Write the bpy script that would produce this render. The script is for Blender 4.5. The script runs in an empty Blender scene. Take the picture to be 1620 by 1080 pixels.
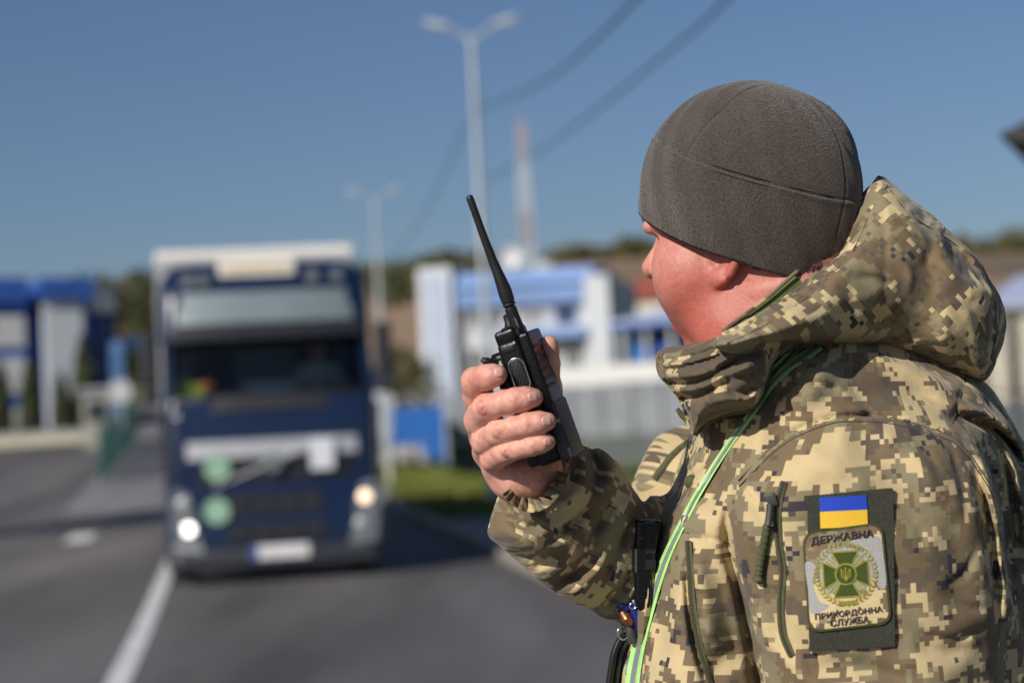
import bpy, bmesh, math, random
import numpy as np
from mathutils import Vector, Matrix, Euler
R = math.radians
random.seed(7); rng = np.random.default_rng(7)
scn = bpy.context.scene
COL = scn.collection

# ---------------------------------------------------------------- camera
LENS, WPX, HPX = 70.0, 1620.0, 1080.0
F = LENS/36.0*WPX
PITCH, ROLL = math.atan(115/F), R(3.0)
CAMH = 1.8
f0 = np.array((0, math.cos(PITCH), math.sin(PITCH)))
r0 = np.array((1.0, 0, 0)); u0 = np.array((0, -math.sin(PITCH), math.cos(PITCH)))
CR = math.cos(ROLL)*r0 - math.sin(ROLL)*u0
CU = math.sin(ROLL)*r0 + math.cos(ROLL)*u0
CF = f0
CAM = np.array((0, 0, CAMH))
cd = bpy.data.cameras.new('camera'); cam = bpy.data.objects.new('camera', cd); COL.objects.link(cam)
cam.matrix_world = Matrix(((CR[0], CU[0], -CF[0], 0), (CR[1], CU[1], -CF[1], 0), (CR[2], CU[2], -CF[2], CAMH), (0, 0, 0, 1)))
cd.lens = LENS; cd.sensor_width = 36; cd.clip_start = 0.05; cd.clip_end = 6000
cd.dof.use_dof = True; cd.dof.focus_distance = 1.86; cd.dof.aperture_fstop = 4.1; cd.dof.aperture_blades = 0
scn.camera = cam

# ---------------------------------------------------------------- sky and sun
SUN_EL = R(31)
SUN_FROM = np.array((-0.66, -0.75, 0))           # horizontal direction towards the sun
SUN_FROM = SUN_FROM/np.linalg.norm(SUN_FROM)
w = bpy.data.worlds.new('World'); scn.world = w; w.use_nodes = True
nt = w.node_tree; bg = nt.nodes['Background']
sky = nt.nodes.new('ShaderNodeTexSky'); sky.sky_type = 'NISHITA'; sky.sun_disc = False
sky.sun_elevation = SUN_EL; sky.sun_rotation = math.atan2(SUN_FROM[0], SUN_FROM[1])
sky.air_density = 1.0; sky.dust_density = 1.1; sky.ozone_density = 3.5; sky.altitude = 250
tn = nt.nodes.new('ShaderNodeMix'); tn.data_type = 'RGBA'; tn.blend_type = 'MULTIPLY'; tn.inputs[0].default_value = 1.0; tn.inputs[7].default_value = (0.95, 1.0, 1.14, 1)
nt.links.new(sky.outputs[0], tn.inputs[6]); nt.links.new(tn.outputs[2], bg.inputs[0]); bg.inputs[1].default_value = 0.059
sd = bpy.data.lights.new('sun', 'SUN'); so = bpy.data.objects.new('sun', sd); COL.objects.link(so)
sd.energy = 4.8; sd.angle = R(0.53); sd.color = (1.0, 0.93, 0.83)
sv = Vector((SUN_FROM[0]*math.cos(SUN_EL), SUN_FROM[1]*math.cos(SUN_EL), math.sin(SUN_EL)))
so.rotation_euler = sv.to_track_quat('Z', 'Y').to_euler(); so.location = (-20, -25, 30)
scn.view_settings.view_transform = 'Standard'; scn.view_settings.look = 'None'
scn.view_settings.exposure = -0.04; scn.view_settings.gamma = 1.0; scn.view_settings.use_curve_mapping = False
scn.cycles.max_bounces = 6; scn.cycles.use_denoising = True

# ---------------------------------------------------------------- helpers
def sstep(a, b, x):
    t = np.clip((x-a)/(b-a), 0, 1); return t*t*(3-2*t)
RD = np.array((-0.1445, 0.9895)); RN = np.array((0.9895, 0.1445))
def gz(x, y):
    """height of the ground at x, y"""
    x = np.asarray(x, float); y = np.asarray(y, float)
    lat = x*RN[0] + y*RN[1]
    near = 0.18*(1-sstep(4, 20, y))
    left = 0.046*np.maximum(0, y-40-8*0)*(1-sstep(2.0, 9.0, lat))
    right = 0.012*np.maximum(0, y-58)*sstep(2.0, 9.0, lat)
    rise = np.minimum(left+right, 6.0)
    hill = 60*sstep(320, 900, y)*(0.93 + 0.05*np.sin(x*0.011+1.0) + 0.03*np.sin(x*0.027)) * (0.70+0.30*sstep(-260, -20, x*900/np.maximum(y, 300)))
    return near + rise + hill
def P(px, py, d):
    return CAM + d*(CF + (px-810)/F*CR - (py-540)/F*CU)
def ray(px, py):
    v = CF + (px-810)/F*CR - (py-540)/F*CU; return v
def G(px, py, z=None):
    v = ray(px, py); t = -CAMH/v[2]
    for _ in range(30):
        p = CAM+t*v; zz = float(gz(p[0], p[1])) if z is None else z
        t = 0.5*t + 0.5*(zz-CAMH)/v[2]
    return CAM+t*v
def at(px, Y, z=None):
    """ground point in image column px at world distance Y"""
    x = 0.0
    for _ in range(4):
        zz = float(gz(x, Y)) if z is None else z
        # solve for x so that it projects to px
        for _ in range(3):
            q = np.array((x, Y, zz))-CAM; u = q@CR/(q@CF)
            x += ((px-810)/F-u)*(q@CF)
    return np.array((x, Y, float(gz(x, Y)) if z is None else z))
def zat(px, py, Y):
    """world height seen at pixel px, py on a thing standing at distance Y"""
    v = ray(px, py); return CAMH + v[2]*Y/v[1]

# materials -------------------------------------------------------
def nodes(name):
    m = bpy.data.materials.new(name); m.use_nodes = True
    return m, m.node_tree, m.node_tree.nodes['Principled BSDF']
def node(t, kind, **kw):
    n = t.nodes.new(kind)
    for k, v in kw.items(): setattr(n, k, v)
    return n
def mat(name, col, rough=0.6, metal=0.0, var=0.12, scale=8.0, bump=0.0, bscale=None, col2=None, coord='Object', spec=0.5, coat=0.0, trans=0.0, detail=5):
    m, t, b = nodes(name)
    tc = node(t, 'ShaderNodeTexCoord'); n = node(t, 'ShaderNodeTexNoise')
    n.inputs['Scale'].default_value = scale; n.inputs['Detail'].default_value = detail; n.inputs['Roughness'].default_value = 0.6
    t.links.new(tc.outputs[coord], n.inputs['Vector'])
    r = node(t, 'ShaderNodeValToRGB')
    c = np.array(col); c2 = np.array(col2) if col2 is not None else c*(1+var); c1 = c if col2 is not None else c*(1-var)
    r.color_ramp.elements[0].position = 0.35; r.color_ramp.elements[1].position = 0.68
    r.color_ramp.elements[0].color = (*np.clip(c1, 0, 1), 1); r.color_ramp.elements[1].color = (*np.clip(c2, 0, 1), 1)
    t.links.new(n.outputs['Fac'], r.inputs['Fac']); t.links.new(r.outputs[0], b.inputs['Base Color'])
    b.inputs['Roughness'].default_value = rough; b.inputs['Metallic'].default_value = metal
    b.inputs['Specular IOR Level'].default_value = spec
    b.inputs['Coat Weight'].default_value = coat; b.inputs['Transmission Weight'].default_value = trans
    if bump:
        n2 = node(t, 'ShaderNodeTexNoise'); n2.inputs['Scale'].default_value = bscale or scale*6; n2.inputs['Detail'].default_value = 4
        t.links.new(tc.outputs[coord], n2.inputs['Vector'])
        bp = node(t, 'ShaderNodeBump'); bp.inputs['Strength'].default_value = bump; bp.inputs['Distance'].default_value = 0.01
        t.links.new(n2.outputs['Fac'], bp.inputs['Height']); t.links.new(bp.outputs[0], b.inputs['Normal'])
    return m
def emit(name, col, strength):
    m, t, b = nodes(name); b.inputs['Base Color'].default_value = (*col, 1)
    b.inputs['Emission Color'].default_value = (*col, 1); b.inputs['Emission Strength'].default_value = strength
    return m

# objects ---------------------------------------------------------
def link(o, parent=None):
    COL.objects.link(o)
    if parent is not None: o.parent = parent
    return o
def tag(o, label=None, cat=None, group=None, kind=None):
    if label: o['label'] = label
    if cat: o['category'] = cat
    if group: o['group'] = group
    if kind: o['kind'] = kind
    return o
def empty(name, loc, rz=0.0):
    o = bpy.data.objects.new(name, None); link(o); o.location = tuple(float(v) for v in loc); o.rotation_euler = (0, 0, rz)
    o.empty_display_size = 0.2
    return o
class MB:
    """collects shapes and links them as one mesh object"""
    def __init__(s): s.v = []; s.f = []; s.m = []; s.n = 0
    def add(s, v, f, mi=0):
        v = [tuple(map(float, p)) for p in v]; s.v += v; s.f += [tuple(i+s.n for i in q) for q in f]; s.m += [mi]*len(f); s.n += len(v); return s
    def box(s, c, size, rot=None, bev=0.0, mi=0, seg=2):
        bm = bmesh.new(); bmesh.ops.create_cube(bm, size=1.0)
        bmesh.ops.scale(bm, vec=size, verts=bm.verts)
        if bev: bmesh.ops.bevel(bm, geom=bm.edges[:], offset=bev, segments=seg, affect='EDGES', profile=0.6)
        M = (rot.to_matrix() if isinstance(rot, Euler) else rot) if rot is not None else Matrix.Identity(3)
        bm.verts.index_update()
        s.add([M@v.co + Vector(tuple(map(float, c))) for v in bm.verts], [[v.index for v in q.verts] for q in bm.faces], mi); bm.free(); return s
    def tube(s, pts, r, n=8, mi=0, cap=True, flat=1.0, up=None):
        pts = [Vector(tuple(map(float, p))) for p in pts]; k = len(pts)
        rr = r if hasattr(r, '__len__') else [r]*k
        v = []; f = []; prev = None
        for i, p in enumerate(pts):
            t = (pts[min(i+1, k-1)]-pts[max(i-1, 0)]).normalized()
            if prev is None:
                a = Vector(up) if up is not None else (Vector((0, 0, 1)) if abs(t.z) < .9 else Vector((1, 0, 0)))
            else: a = prev
            x = (a - t*a.dot(t)).normalized(); y = t.cross(x); prev = x
            for j in range(n):
                th = 2*math.pi*j/n; v.append(p + rr[i]*(x*math.cos(th)*flat + y*math.sin(th)))
        for i in range(k-1):
            for j in range(n):
                f.append((i*n+j, i*n+(j+1) % n, (i+1)*n+(j+1) % n, (i+1)*n+j))
        if cap: f.append(tuple(range(n))[::-1]); f.append(tuple((k-1)*n+j for j in range(n)))
        return s.add(v, f, mi)
    def cyl(s, a, b, r, n=16, mi=0, r2=None): return s.tube([a, b], [r, r2 if r2 is not None else r], n, mi)
    def lathe(s, prof, c=(0, 0, 0), axis='z', n=24, mi=0, M=None):
        v = []; f = []; k = len(prof)
        for (r, h) in prof:
            for j in range(n):
                th = 2*math.pi*j/n; q = (r*math.cos(th), r*math.sin(th), h)
                if axis == 'y': q = (q[0], q[2], q[1])
                if axis == 'x': q = (q[2], q[0], q[1])
                q = Vector(q)
                if M is not None: q = M@q
                v.append(q+Vector(tuple(map(float, c))))
        for i in range(k-1):
            for j in range(n): f.append((i*n+j, i*n+(j+1) % n, (i+1)*n+(j+1) % n, (i+1)*n+j))
        f.append(tuple(range(n))[::-1]); f.append(tuple((k-1)*n+j for j in range(n)))
        return s.add(v, f, mi)
    def prism(s, poly, vec, mi=0):
        n = len(poly); vec = Vector(tuple(map(float, vec))); a = [Vector(tuple(map(float, p))) for p in poly]
        v = a+[p+vec for p in a]
        f = [tuple(range(n))[::-1], tuple(range(n, 2*n))]+[(i, (i+1) % n, n+(i+1) % n, n+i) for i in range(n)]
        return s.add(v, f, mi)
    def build(s, name, mats, parent=None, smooth=None, origin=None):
        me = bpy.data.meshes.new(name)
        o_ = Vector(tuple(map(float, origin))) if origin is not None else Vector((0, 0, 0))
        me.from_pydata([tuple(Vector(p)-o_) for p in s.v], [], s.f)
        mats = mats if isinstance(mats, (list, tuple)) else [mats]
        for m in mats: me.materials.append(m)
        me.polygons.foreach_set('material_index', s.m)
        bm = bmesh.new(); bm.from_mesh(me); bmesh.ops.recalc_face_normals(bm, faces=bm.faces); bm.to_mesh(me); bm.free()
        if smooth:
            me.polygons.foreach_set('use_smooth', [True]*len(me.polygons)); me.set_sharp_from_angle(angle=R(smooth))
        me.update()
        o = bpy.data.objects.new(name, me); link(o, parent)
        if origin is not None: o.location = o_
        return o
def copy_tree(o, parent=None):
    c = o.copy(); COL.objects.link(c)
    if parent is not None: c.parent = parent
    for ch in list(o.children): copy_tree(ch, c)
    return c
# ================================================================ SETTING
M = {}
def asphalt(name, c, patch):
    m, t, b = nodes(name); tc = node(t, 'ShaderNodeTexCoord')
    n1 = node(t, 'ShaderNodeTexNoise'); n1.inputs['Scale'].default_value = 0.30; n1.inputs['Detail'].default_value = 6
    mp = node(t, 'ShaderNodeMapping'); mp.inputs['Scale'].default_value = (2.4, 0.30, 1); mp.inputs['Rotation'].default_value = (0, 0, R(-8.3))
    t.links.new(tc.outputs['Object'], mp.inputs[0]); t.links.new(mp.outputs[0], n1.inputs['Vector'])
    n2 = node(t, 'ShaderNodeTexNoise'); n2.inputs['Scale'].default_value = 60; n2.inputs['Detail'].default_value = 2
    t.links.new(tc.outputs['Object'], n2.inputs['Vector'])
    r = node(t, 'ShaderNodeValToRGB'); r.color_ramp.elements[0].position = .35; r.color_ramp.elements[1].position = .65
    r.color_ramp.elements[0].color = (*(np.array(c)*(1-patch)), 1); r.color_ramp.elements[1].color = (*(np.array(c)*(1+patch)), 1)
    t.links.new(n1.outputs['Fac'], r.inputs[0])
    mx = node(t, 'ShaderNodeMix', data_type='RGBA', blend_type='OVERLAY'); mx.inputs[0].default_value = 0.5
    t.links.new(r.outputs[0], mx.inputs[6]); t.links.new(n2.outputs['Color'], mx.inputs[7]); 
    t.links.new(mx.outputs[2], b.inputs['Base Color']); b.inputs['Roughness'].default_value = 0.85
    bp = node(t, 'ShaderNodeBump'); bp.inputs['Strength'].default_value = 0.3; bp.inputs['Distance'].default_value = 0.004
    t.links.new(n2.outputs['Fac'], bp.inputs['Height']); t.links.new(bp.outputs[0], b.inputs['Normal'])
    return m
M['asphalt'] = asphalt('asphalt', (0.096, 0.090, 0.090), 0.42)
M['asphalt_lot'] = asphalt('asphalt_lot', (0.098, 0.092, 0.092), 0.35)
M['pavement'] = mat('pavement', (0.24, 0.215, 0.19), 0.9, var=.12, scale=3)
M['kerb'] = mat('kerb', (0.30, 0.28, 0.26), 0.9, var=.15, scale=5)
M['paint'] = mat('road_paint', (0.62, 0.62, 0.62), 0.7, var=.25, scale=2.5)
# ground: grass near, dry fields on the hills
def ground_mat():
    m, t, b = nodes('ground'); tc = node(t, 'ShaderNodeTexCoord'); sp = node(t, 'ShaderNodeSeparateXYZ')
    t.links.new(tc.outputs['Object'], sp.inputs[0])
    n = node(t, 'ShaderNodeTexNoise'); n.inputs['Scale'].default_value = 0.55; n.inputs['Detail'].default_value = 8
    t.links.new(tc.outputs['Object'], n.inputs['Vector'])
    g = node(t, 'ShaderNodeValToRGB'); g.color_ramp.elements[0].position = .38; g.color_ramp.elements[1].position = .66
    g.color_ramp.elements[0].color = (.065, .09, .010, 1); g.color_ramp.elements[1].color = (.14, .16, .022, 1)
    t.links.new(n.outputs['Fac'], g.inputs[0])
    n2 = node(t, 'ShaderNodeTexNoise'); n2.inputs['Scale'].default_value = 0.008; n2.inputs['Detail'].default_value = 4
    mp = node(t, 'ShaderNodeMapping'); mp.inputs['Scale'].default_value = (.6, .35, 4)
    t.links.new(tc.outputs['Object'], mp.inputs[0]); t.links.new(mp.outputs[0], n2.inputs['Vector'])
    h = node(t, 'ShaderNodeValToRGB'); h.color_ramp.elements[0].position = .40; h.color_ramp.elements[1].position = .58
    h.color_ramp.elements[0].color = (.11, .085, .05, 1); h.color_ramp.elements[1].color = (.26, .175, .11, 1)
    t.links.new(n2.outputs['Fac'], h.inputs[0])
    mr = node(t, 'ShaderNodeMapRange'); mr.inputs[1].default_value = 6; mr.inputs[2].default_value = 9
    t.links.new(sp.outputs[2], mr.inputs[0])
    mx = node(t, 'ShaderNodeMix', data_type='RGBA'); t.links.new(mr.outputs[0], mx.inputs[0])
    t.links.new(g.outputs[0], mx.inputs[6]); t.links.new(h.outputs[0], mx.inputs[7]); t.links.new(mx.outputs[2], b.inputs['Base Color'])
    b.inputs['Roughness'].default_value = 0.95
    return m
M['ground'] = ground_mat()
def sheet(name, xs, ys, mt, lift=0.0, road=False, kind='structure'):
    """a grid of ground; with road=True xs are offsets across the road and ys distances along it"""
    X, Y = np.meshgrid(np.array(xs, float), np.array(ys, float))
    if road: WX = X*RN[0]+Y*RD[0]; WY = X*RN[1]+Y*RD[1]
    else: WX, WY = X, Y
    Z = gz(WX, WY)+lift
    nx = len(xs); v = np.stack([WX.ravel(), WY.ravel(), Z.ravel()], 1)
    f = [(j*nx+i, j*nx+i+1, (j+1)*nx+i+1, (j+1)*nx+i) for j in range(len(ys)-1) for i in range(nx-1)]
    b = MB().add(v, f); o = b.build(name, mt, smooth=60); tag(o, kind=kind); return o
gx = np.concatenate([np.linspace(-1800, -60, 40), np.linspace(-55, 55, 45), np.linspace(60, 1800, 40)])
gy = np.concatenate([np.linspace(-80, 0, 9), np.linspace(2, 120, 60), np.linspace(130, 320, 12), np.linspace(350, 1100, 30), np.linspace(1200, 3000, 8)])
sheet('ground', gx, gy, M['ground'])
A = G(188, 1080); LT = A[0]*RN[0]+A[1]*RN[1]                 # lateral place of the lane line
Kp = G(875, 927); KT = Kp[0]*RN[0]+Kp[1]*RN[1]               # lateral place of the right kerb
LE = LT-4.2                                                  # left edge of the carriageway
ys = np.concatenate([np.linspace(-40, 20, 16), np.linspace(22, 160, 70)])
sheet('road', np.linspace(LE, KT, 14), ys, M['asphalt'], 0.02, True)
sheet('parking_lot', np.linspace(LE-30, LE-0.004, 20), np.linspace(-40, 75, 60), M['asphalt_lot'], 0.014, True)
# paler sheet: sunlight on the road beyond the shadow band put into the colour
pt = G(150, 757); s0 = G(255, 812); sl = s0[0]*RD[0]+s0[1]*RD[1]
M['asphalt_sunlit'] = asphalt('asphalt_sunlit', (0.20, 0.195, 0.20), 0.12)
sheet('sunlit_road', np.linspace(pt[0]*RN[0]+pt[1]*RN[1], KT-.5, 8), np.linspace(sl+1.0, 118, 40), M['asphalt_sunlit'], 0.0235, True)
# lane line, worn
def stripe(name, t0, t1, s0, s1, n):
    return sheet(name, [t0, t1], np.linspace(s0, s1, n), M['paint'], 0.026, True)
stripe('road_marking', LT-0.085, LT+0.085, -5, 90, 60)
a = G(128, 852); s_ = a[0]*RD[0]+a[1]*RD[1]; t_ = a[0]*RN[0]+a[1]*RN[1]
stripe('road_marking', t_-0.22, t_+0.22, s_-1.3, s_+1.3, 3)
# pavement and kerb on the right
def strip(name, t0, t1, s0, s1, n, h, mt):
    b = MB(); ss = np.linspace(s0, s1, n); v = []
    for s in ss:
        for (t, z) in ((t0, -0.1), (t0, h), (t1, h), (t1, -0.1)):
            x = t*RN[0]+s*RD[0]; y = t*RN[1]+s*RD[1]; v.append((x, y, float(gz(x, y))+z))
    f = [(4*i+k, 4*i+k+1, 4*i+k+5, 4*i+k+4) for i in range(n-1) for k in range(3)]
    b.add(v, f+[(0, 1, 2, 3), tuple(4*(n-1)+k for k in (3, 2, 1, 0))]); o = b.build(name, mt); tag(o, kind='structure'); return o
strip('kerb', KT, KT+0.15, -20, 120, 80, 0.14, M['kerb'])
strip('pavement', KT+0.152, KT+1.55, -20, 32.5, 40, 0.136, M['pavement'])
strip('kerb', LE-0.15, LE, 75, 120, 30, 0.12, M['kerb'])

# ------------------------------------------------ far woodland on the ridge: one mass
def leafclump(b, c, r, n, size, mi=0, squash=1.0):
    c = np.array(c); d = rng.normal(size=(n, 3)); d /= np.linalg.norm(d, axis=1)[:, None]
    rad = r*rng.uniform(0.35, 1.0, n)**0.6
    p = c+d*rad[:, None]*np.array((1, 1, squash))
    a = rng.normal(size=(n, 3)); a /= np.linalg.norm(a, axis=1)[:, None]
    e = np.cross(a, d); e /= np.linalg.norm(e, axis=1)[:, None]+1e-9
    s = size*rng.uniform(.6, 1.4, n)[:, None]
    v = np.stack([p-a*s, p-e*s*.6, p+a*s, p+e*s*.6], 1).reshape(-1, 3)
    b.add(v, [(4*i, 4*i+1, 4*i+2, 4*i+3) for i in range(n)], mi)
M['leaf_dark'] = mat('leaf_dark', (.05, .062, .022), .7, col2=(.10, .10, .035), scale=.5)
M['leaf_olive'] = mat('leaf_olive', (.075, .075, .022), .7, col2=(.14, .115, .04), scale=.4)
M['leaf_autumn'] = mat('leaf_autumn', (.12, .075, .03), .7, col2=(.20, .12, .045), scale=.4)
M['leaf_thuja'] = mat('leaf_thuja', (.028, .038, .008), .7, col2=(.055, .062, .014), scale=2)
M['bark'] = mat('bark', (.10, .075, .05), .9, scale=6)
b = MB()
def ridge(px0, px1, Y, hgt, step, mi):
    px = px0
    while px < px1:
        q = at(px, Y+random.uniform(-60, 60)); h = hgt*random.uniform(.6, 1.25)
        leafclump(b, (q[0], q[1], q[2]+h*.55), h*.62, 45, h*.22, mi if random.random() < .75 else 1)
        px += step*random.uniform(.5, 1.4)
ridge(600, 775, 700, 8, 6, 0); ridge(640, 770, 760, 9, 6, 0); ridge(560, 660, 800, 8, 7, 0)
ridge(870, 1120, 860, 7, 8, 1); ridge(900, 1060, 850, 6, 9, 0)
ridge(1450, 1640, 860, 5, 9, 1); ridge(1590, 1640, 850, 9, 7, 0); ridge(1505, 1560, 880, 8, 6, 0)
ridge(150, 330, 560, 10, 7, 2); ridge(170, 330, 500, 9, 8, 1); ridge(-60, 200, 700, 12, 8, 1)
tag(b.build('woodland', [M['leaf_dark'], M['leaf_olive'], M['leaf_autumn']]), 'dark autumn woodland along the ridge of the far hill', 'woodland', kind='stuff')
# grass blades on the verge by the fence
b = MB()
for i in range(5200):
    px = random.uniform(606, 800); Y = random.uniform(30, 56); q = at(px, Y)
    if q[0]*RN[0]+q[1]*RN[1] < KT+0.3: continue
    h = random.uniform(.05, .16); a_ = random.uniform(0, 6.3); dx, dy = math.cos(a_)*.03, math.sin(a_)*.03
    b.add([(q[0]-dx, q[1]-dy, q[2]), (q[0]+dx, q[1]+dy, q[2]), (q[0]+dx*2+.03, q[1], q[2]+h)], [(0, 1, 2)])
M['grass'] = mat('grass', (.085, .115, .012), .8, col2=(.19, .20, .03), scale=1.5)
tag(b.build('grass', M['grass']), 'short sunlit grass on the verge beside the blue boards', 'grass', kind='stuff')
# ================================================================ BUILT BACKGROUND
M['white_wall'] = mat('white_cladding', (.50, .53, .58), .6, var=.05, scale=1)
M['white_rib'] = mat('white_panel', (.56, .59, .63), .5, var=.05, scale=1)
M['blue_clad'] = mat('blue_cladding', (.035, .11, .42), .5, var=.15, scale=.8)
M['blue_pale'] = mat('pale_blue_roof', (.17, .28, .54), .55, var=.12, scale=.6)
M['blue_deep'] = mat('deep_blue_and_shade', (.02, .05, .17), .5, var=.15, scale=.8)  # deep blue; also holds the shade of the office's dark side
M['win_dark'] = mat('window_glass', (.03, .04, .06), .1, var=.3, scale=1, spec=.8)
M['frame_white'] = mat('window_frame', (.7, .7, .7), .5, var=.05)
M['galv'] = mat('galvanised_steel', (.40, .44, .48), .55, metal=.0, var=.12, scale=4)  # bluish grey, the fading of the far lamp posts put into the colour
M['hazed_red_paint'] = mat('hazed_red_paint', (.50, .36, .35), .6)  # mast red washed out, distance haze put into the colour
M['white_paint'] = mat('white_paint', (.62, .62, .61), .5, var=.05)
M['red_roof'] = mat('red_roof', (.30, .075, .05), .7, var=.2, scale=1)
M['conc'] = mat('concrete', (.36, .34, .31), .85, var=.15, scale=1.5, bump=.2)
M['cream'] = mat('cream_render', (.62, .57, .48), .8, var=.08, scale=1)
M['wire'] = mat('black_cable', (.02, .02, .022), .6)
M['grey_panel'] = mat('grey_fence_panel', (.26, .28, .31), .6, var=.12, scale=1.2)
M['grey_dark'] = mat('dark_fence_panel', (.09, .105, .10), .7, var=.15, scale=1.2)
M['green_mesh'] = mat('green_fence_paint', (.012, .09, .065), .5, var=.15)
M['blue_board'] = mat('blue_board', (.022, .13, .42), .45, var=.12, scale=1.5)
M['dark_metal'] = mat('dark_metal', (.016, .018, .022), .5)

def frame_at(pxa, pxb, Y, dY=0.0):
    """two ground points and the unit vector between them"""
    a, b_ = at(pxa, Y), at(pxb, Y+dY); d = b_[:2]-a[:2]; L = np.linalg.norm(d); return a, b_, d/L, L
class Facade:
    """a building's local frame: x along the front, y into the building, z up"""
    def __init__(s, name, label, cat, pxa, pxb, Y, dY=0.0, group=None):
        a, b_, d, L = frame_at(pxa, pxb, Y, dY); s.L = L; s.Y = Y
        s.o = empty(name, (a[0], a[1], min(a[2], b_[2])-0.2), math.atan2(d[1], d[0])); tag(s.o, label, cat, group)
        s.base = s.o.location.z; s.d = d; s.a = a
    def x(s, px): # local x of an image column on the front
        lo, hi = -60.0, s.L+60
        for _ in range(50):
            m = .5*(lo+hi); q = np.array((s.a[0]+s.d[0]*m, s.a[1]+s.d[1]*m, s.base+3))-CAM
            if (q@CR)/(q@CF)*F+810 < px: lo = m
            else: hi = m
        return .5*(lo+hi)
    def z(s, px, py): return zat(px, py, s.a[1]+s.d[1]*s.x(px))-s.base
    def box(s, name, px0, px1, py0, py1, y0, y1, mt, parent=None, bev=0.0, sub=None):
        x0, x1 = s.x(px0), s.x(px1); pm = .5*(px0+px1); z1 = s.z(pm, py0); z0 = 0 if py1 is None else s.z(pm, py1)
        return MB().box(((x0+x1)/2, (y0+y1)/2, (z0+z1)/2), (x1-x0, y1-y0, z1-z0), bev=bev).build(name, mt, parent or s.o)
def window(fc, px0, px1, py0, py1, bars=3, y=-0.02, frame='frame_white', pane='win_dark', t=.09):
    x0, x1 = fc.x(px0), fc.x(px1); pm = .5*(px0+px1); z1, z0 = fc.z(pm, py0), fc.z(pm, py1)
    fr = MB()
    fr.box(((x0+x1)/2, y-.03, z0+t/2), (x1-x0, .1, t)); fr.box(((x0+x1)/2, y-.03, z1-t/2), (x1-x0, .1, t))
    for i in range(bars+1):
        fr.box((x0+t/2+(x1-x0-t)*i/bars, y-.03, (z0+z1)/2), (t, .098, z1-z0-2*t-.004))
    o = fr.build('window', M[frame], fc.o)
    MB().box(((x0+x1)/2, y+.0, (z0+z1)/2), (x1-x0-.05, .03, z1-z0-.05)).build('pane', M[pane], o)
    return o

# --- central building, white with a blue roof
B = Facade('terminal_building', 'white three storey terminal building with pale blue roof behind the radio', 'building', 676, 978, 118, -2.5)
B.box('wall', 676, 976, 448, None, 0, 9, M['white_wall'])
B.box('tower', 676, 728, 424, None, -.9, 7, M['white_rib'])
for pa, pb in ((690, 697), (712, 719)):
    B.box('blue_strip', pa, pb, 436, 640, -.96, -.9, M['blue_pale'])
B.box('tower', 936, 974, 436, None, -.9, 5, M['white_rib'])
x0, x1 = B.x(728), B.x(950); zA, zB = B.z(840, 452), B.z(840, 416)
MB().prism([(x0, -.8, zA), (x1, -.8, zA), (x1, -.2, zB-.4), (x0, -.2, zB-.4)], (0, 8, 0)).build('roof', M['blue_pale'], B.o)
B.box('blue_band', 728, 936, 452, 482, -.55, -.002, M['blue_pale'])
window(B, 826, 866, 466, 516, 6); window(B, 884, 918, 470, 512, 2, pane='win_dark', frame='blue_clad'); window(B, 740, 768, 472, 520, 3)
window(B, 776, 806, 472, 520, 3)
B.box('balcony', 800, 936, 522, 536, -1.3, -.003, M['blue_pale'])
window(B, 740, 790, 548, 600, 4); window(B, 852, 880, 542, 600, 2); window(B, 892, 926, 540, 600, 3)
# satellite dish on the roof
zR = zat(819, 418, 119.5); q = at(819, 119.5)
dish = empty('satellite_dish', (q[0], q[1], zR-.5)); tag(dish, 'round white satellite dish standing on the pale blue roof', 'dish')
dm = MB().lathe([(0.02, .30), (.3, .27), (.55, .16), (.72, 0), (.70, -.02), (.5, .13), (.25, .22), (.02, .25)], axis='y', c=(0, 0, .95), n=28)
dm.build('reflector', M['white_paint'], dish, smooth=40)
MB().cyl((0, .25, -.6), (0, .25, .9), .06).build('pole', M['galv'], dish)
MB().tube([(0, .1, .3), (0, -.5, .55), (0, -.6, .95)], .03).build('feed_arm', M['galv'], dish)
q = at(872, 124)
u_ = empty('roof_unit', (q[0], q[1], zat(872, 425, 124)-.6)); tag(u_, 'small cream ventilation box on the pale blue roof', 'vent')
MB().box((0, 0, .55), (1.1, 1, .9), bev=.06).build('housing', M['cream'], u_); MB().box((0, 0, 1.04), (1.25, 1.15, .08)).build('lid', M['galv'], u_)
# --- left building
L_ = Facade('office_building', 'blue office building with white panel front behind the column shrubs', 'building', -70, 146, 82, 3)
L_.box('wall', -70, 48, 446, None, 0, 10, M['blue_clad']); L_.box('shaded_wall', 47, 70, 462, None, .8, 10, M['blue_deep'])  # shadow side beside the white panel, its shade put into the deeper blue
L_.box('wall', 70, 146, 444, None, .02, 10, M['blue_clad']); L_.box('white_panel', 70, 130, 476, None, -.35, .01, M['white_rib'])
L_.box('parapet', 62, 148, 440, 474, -.6, -.002, M['blue_clad']); L_.box('parapet', -70, 47, 440, 480, -.35, -.003, M['blue_clad'])
for (a0, a1, c0, c1) in ((-60, -24, 502, 546), (-16, 40, 500, 548), (-16, 38, 566, 622), (-60, -24, 566, 622), (2, 36, 646, 682)):
    window(L_, a0, a1, c0, c1, 6, y=-.03, pane='blue_clad', t=.17)
wn = L_.box('door', 82, 96, 640, None, -.38, -.352, M['win_dark'])
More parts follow.
